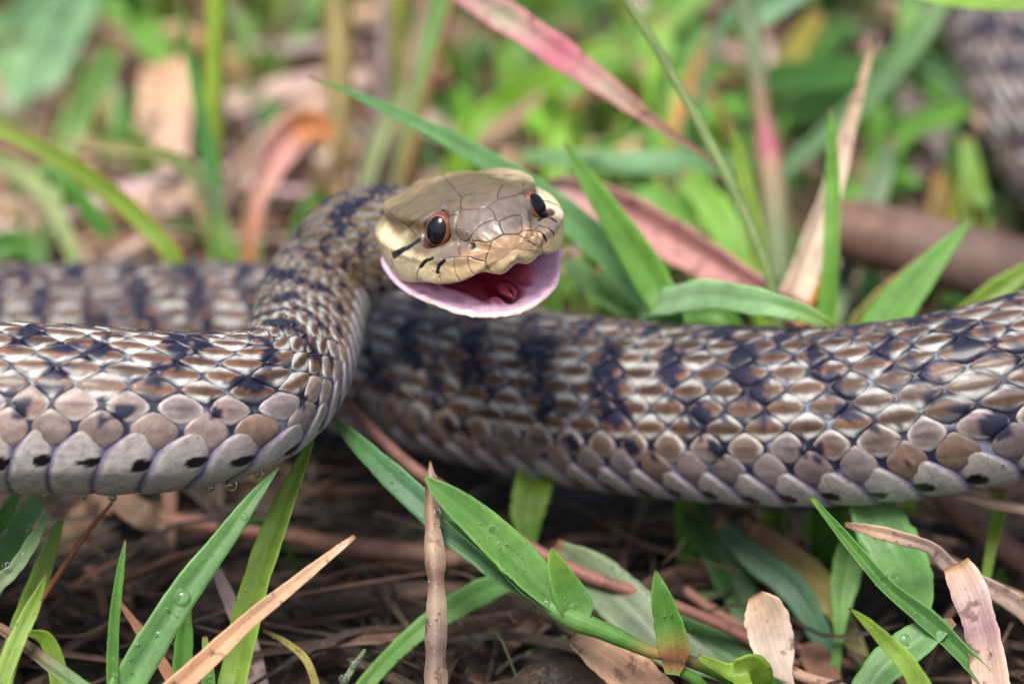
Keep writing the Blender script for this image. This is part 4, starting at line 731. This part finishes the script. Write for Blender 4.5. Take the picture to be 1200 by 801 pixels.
for px, py, r_, lb in ((185, 742, 4.5, 'small bead low on the broad beaded blade'), (246, 606, 3.5, 'small bead on the upper right edge of the broad beaded blade'), (286, 605, 4.5, 'bead near the tip of the broad beaded blade'), (300, 596, 4, 'bead clinging to the edge right under the blade tip'),
    (36, 620, 6, 'bead high on the dewy grey green blade'), (28, 650, 5, 'middle bead on the dewy grey green blade'), (8, 664, 6, 'lowest bead on the dewy grey green blade'), (512, 601, 6, 'bead on the long dark green blade before the sprout'),
    (576, 618, 4, 'white bead on the edge of the sprout leaf'), (586, 642, 2.5, 'tiny bead in the middle of the sprout leaf'), (672, 712, 5, 'bead at the joint of the sharp sprout'), (640, 706, 5, 'bead low on the sprout joint'), (1050, 676, 5, 'bead on the bluish leaf behind the rolled leaf'),
    (935, 372, 2.5, 'tiny bead on the lower edge of the pale speckled leaf'), (900, 358, 3, 'tiny bead in the middle of the pale speckled leaf'), (173, 186, 5, 'glinting drop on the arched blade at left'), (1060, 748, 6, 'bead on the wide pale leaf at bottom right'), (415, 778, 6, 'upper dew bead on the short pale shoot'), (402, 795, 6, 'lower dew bead on the short pale shoot'),
    (60, 45, 9, 'blurred bright drop on the wide mint blade, upper'), (68, 55, 9, 'blurred bright drop on the wide mint blade, lower'), (75, 8, 9, 'blurred drop on the mint blade at the top edge')):
    put(px, py, r_, lb, 'beads of water on the grass')
for px, py, r_, lb in ((520, 244, 3.6, 'bead of water on the brown brow above the eye'), (448, 256, 2., 'tiny bead behind the cream cheek'), (560, 232, 1.8, 'tiny bead on the crown of the head'), (652, 333, 3, 'drop hanging at the right corner of the lower lip'),
    (126, 556, 2.5, 'bead on a black belly spot of the front coil'), (160, 568, 2.2, 'tiny bead near the belly edge, left of the hanging drops'), (12, 560, 4, 'bead on the belly at the left edge'), (190, 572, 2.4, 'tiny bead near the belly edge, nearer the hanging drops')):
    put(px, py, r_, lb, 'beads of water on the snake')
def edge_of(px, py, r_):
    for q in np.arange(py+25, py-40, -1.):
        d = norm(P(px, q, 1.)-CAM); hit, loc, *_r = S.ray_cast(DG, Vector(CAM), Vector(d))
        if hit and (Vector(loc)-Vector(CAM)).length < 47.2 and _r[2].name.split('.')[0] in ('scale', 'belly_plate', 'body', 'hidden_belly_plates', 'small_scales'): return np.array(loc)-UP*(r_*.55*45/FPX)
    return P(px, py, 45.)
for px, py, r_, lb in ((271, 567, 8, 'largest drop hanging under the front coil'), (249, 573, 5.5, 'second drop hanging under the front coil'), (303, 551, 6, 'drop hanging under the front coil nearest the neck'), (132, 583, 5, 'small drop hanging under the belly, leftmost'), (98, 585, 4, 'smallest drop hanging under the left belly')):
    drop(edge_of(px, py, r_), r_*45/FPX, lb, 'drops hanging under the belly', UP, 1.05)

# fine dew too small to count: tiny beads where rain settled on near blades and on the snake
VV, FF, n_, rd = [], [], 0, random.Random(77)
V0, l0, F0 = ell(np.zeros(3), np.eye(3), (1, 1, 1), 8, 12)
for _ in range(2600):
    px, py = rd.uniform(0, 1200), rd.uniform(190, 800) if rd.random() < .4 else rd.uniform(540, 800); d = norm(P(px, py, 1.)-CAM); hit, loc, nrm, _i, ob, _m = S.ray_cast(DG, Vector(CAM), Vector(d))
    if not hit or (loc-Vector(CAM)).length > 49 or ob.name.split('.')[0] not in ('grass_shoot', 'leaf', 'dry_straw', 'belly_plate', 'body'): continue
    if ob.name.startswith(('belly', 'body')) and rd.random() < .55: continue
    if ob.name.startswith('body') and py > 330: continue
    r_ = abs(rd.gauss(0, .011))+.010; nn_ = np.array(nrm); nn_ = nn_ if nn_@d < 0 else -nn_
    VV.append(np.array(loc)+nn_*r_*.3+V0*r_*np.array([1, 1, .8])); FF.append(F0+n_); n_ += len(V0)
    if len(VV) >= 420: break
tag(mesh('dew', np.vstack(VV), np.vstack(FF), m_water), kind='stuff')
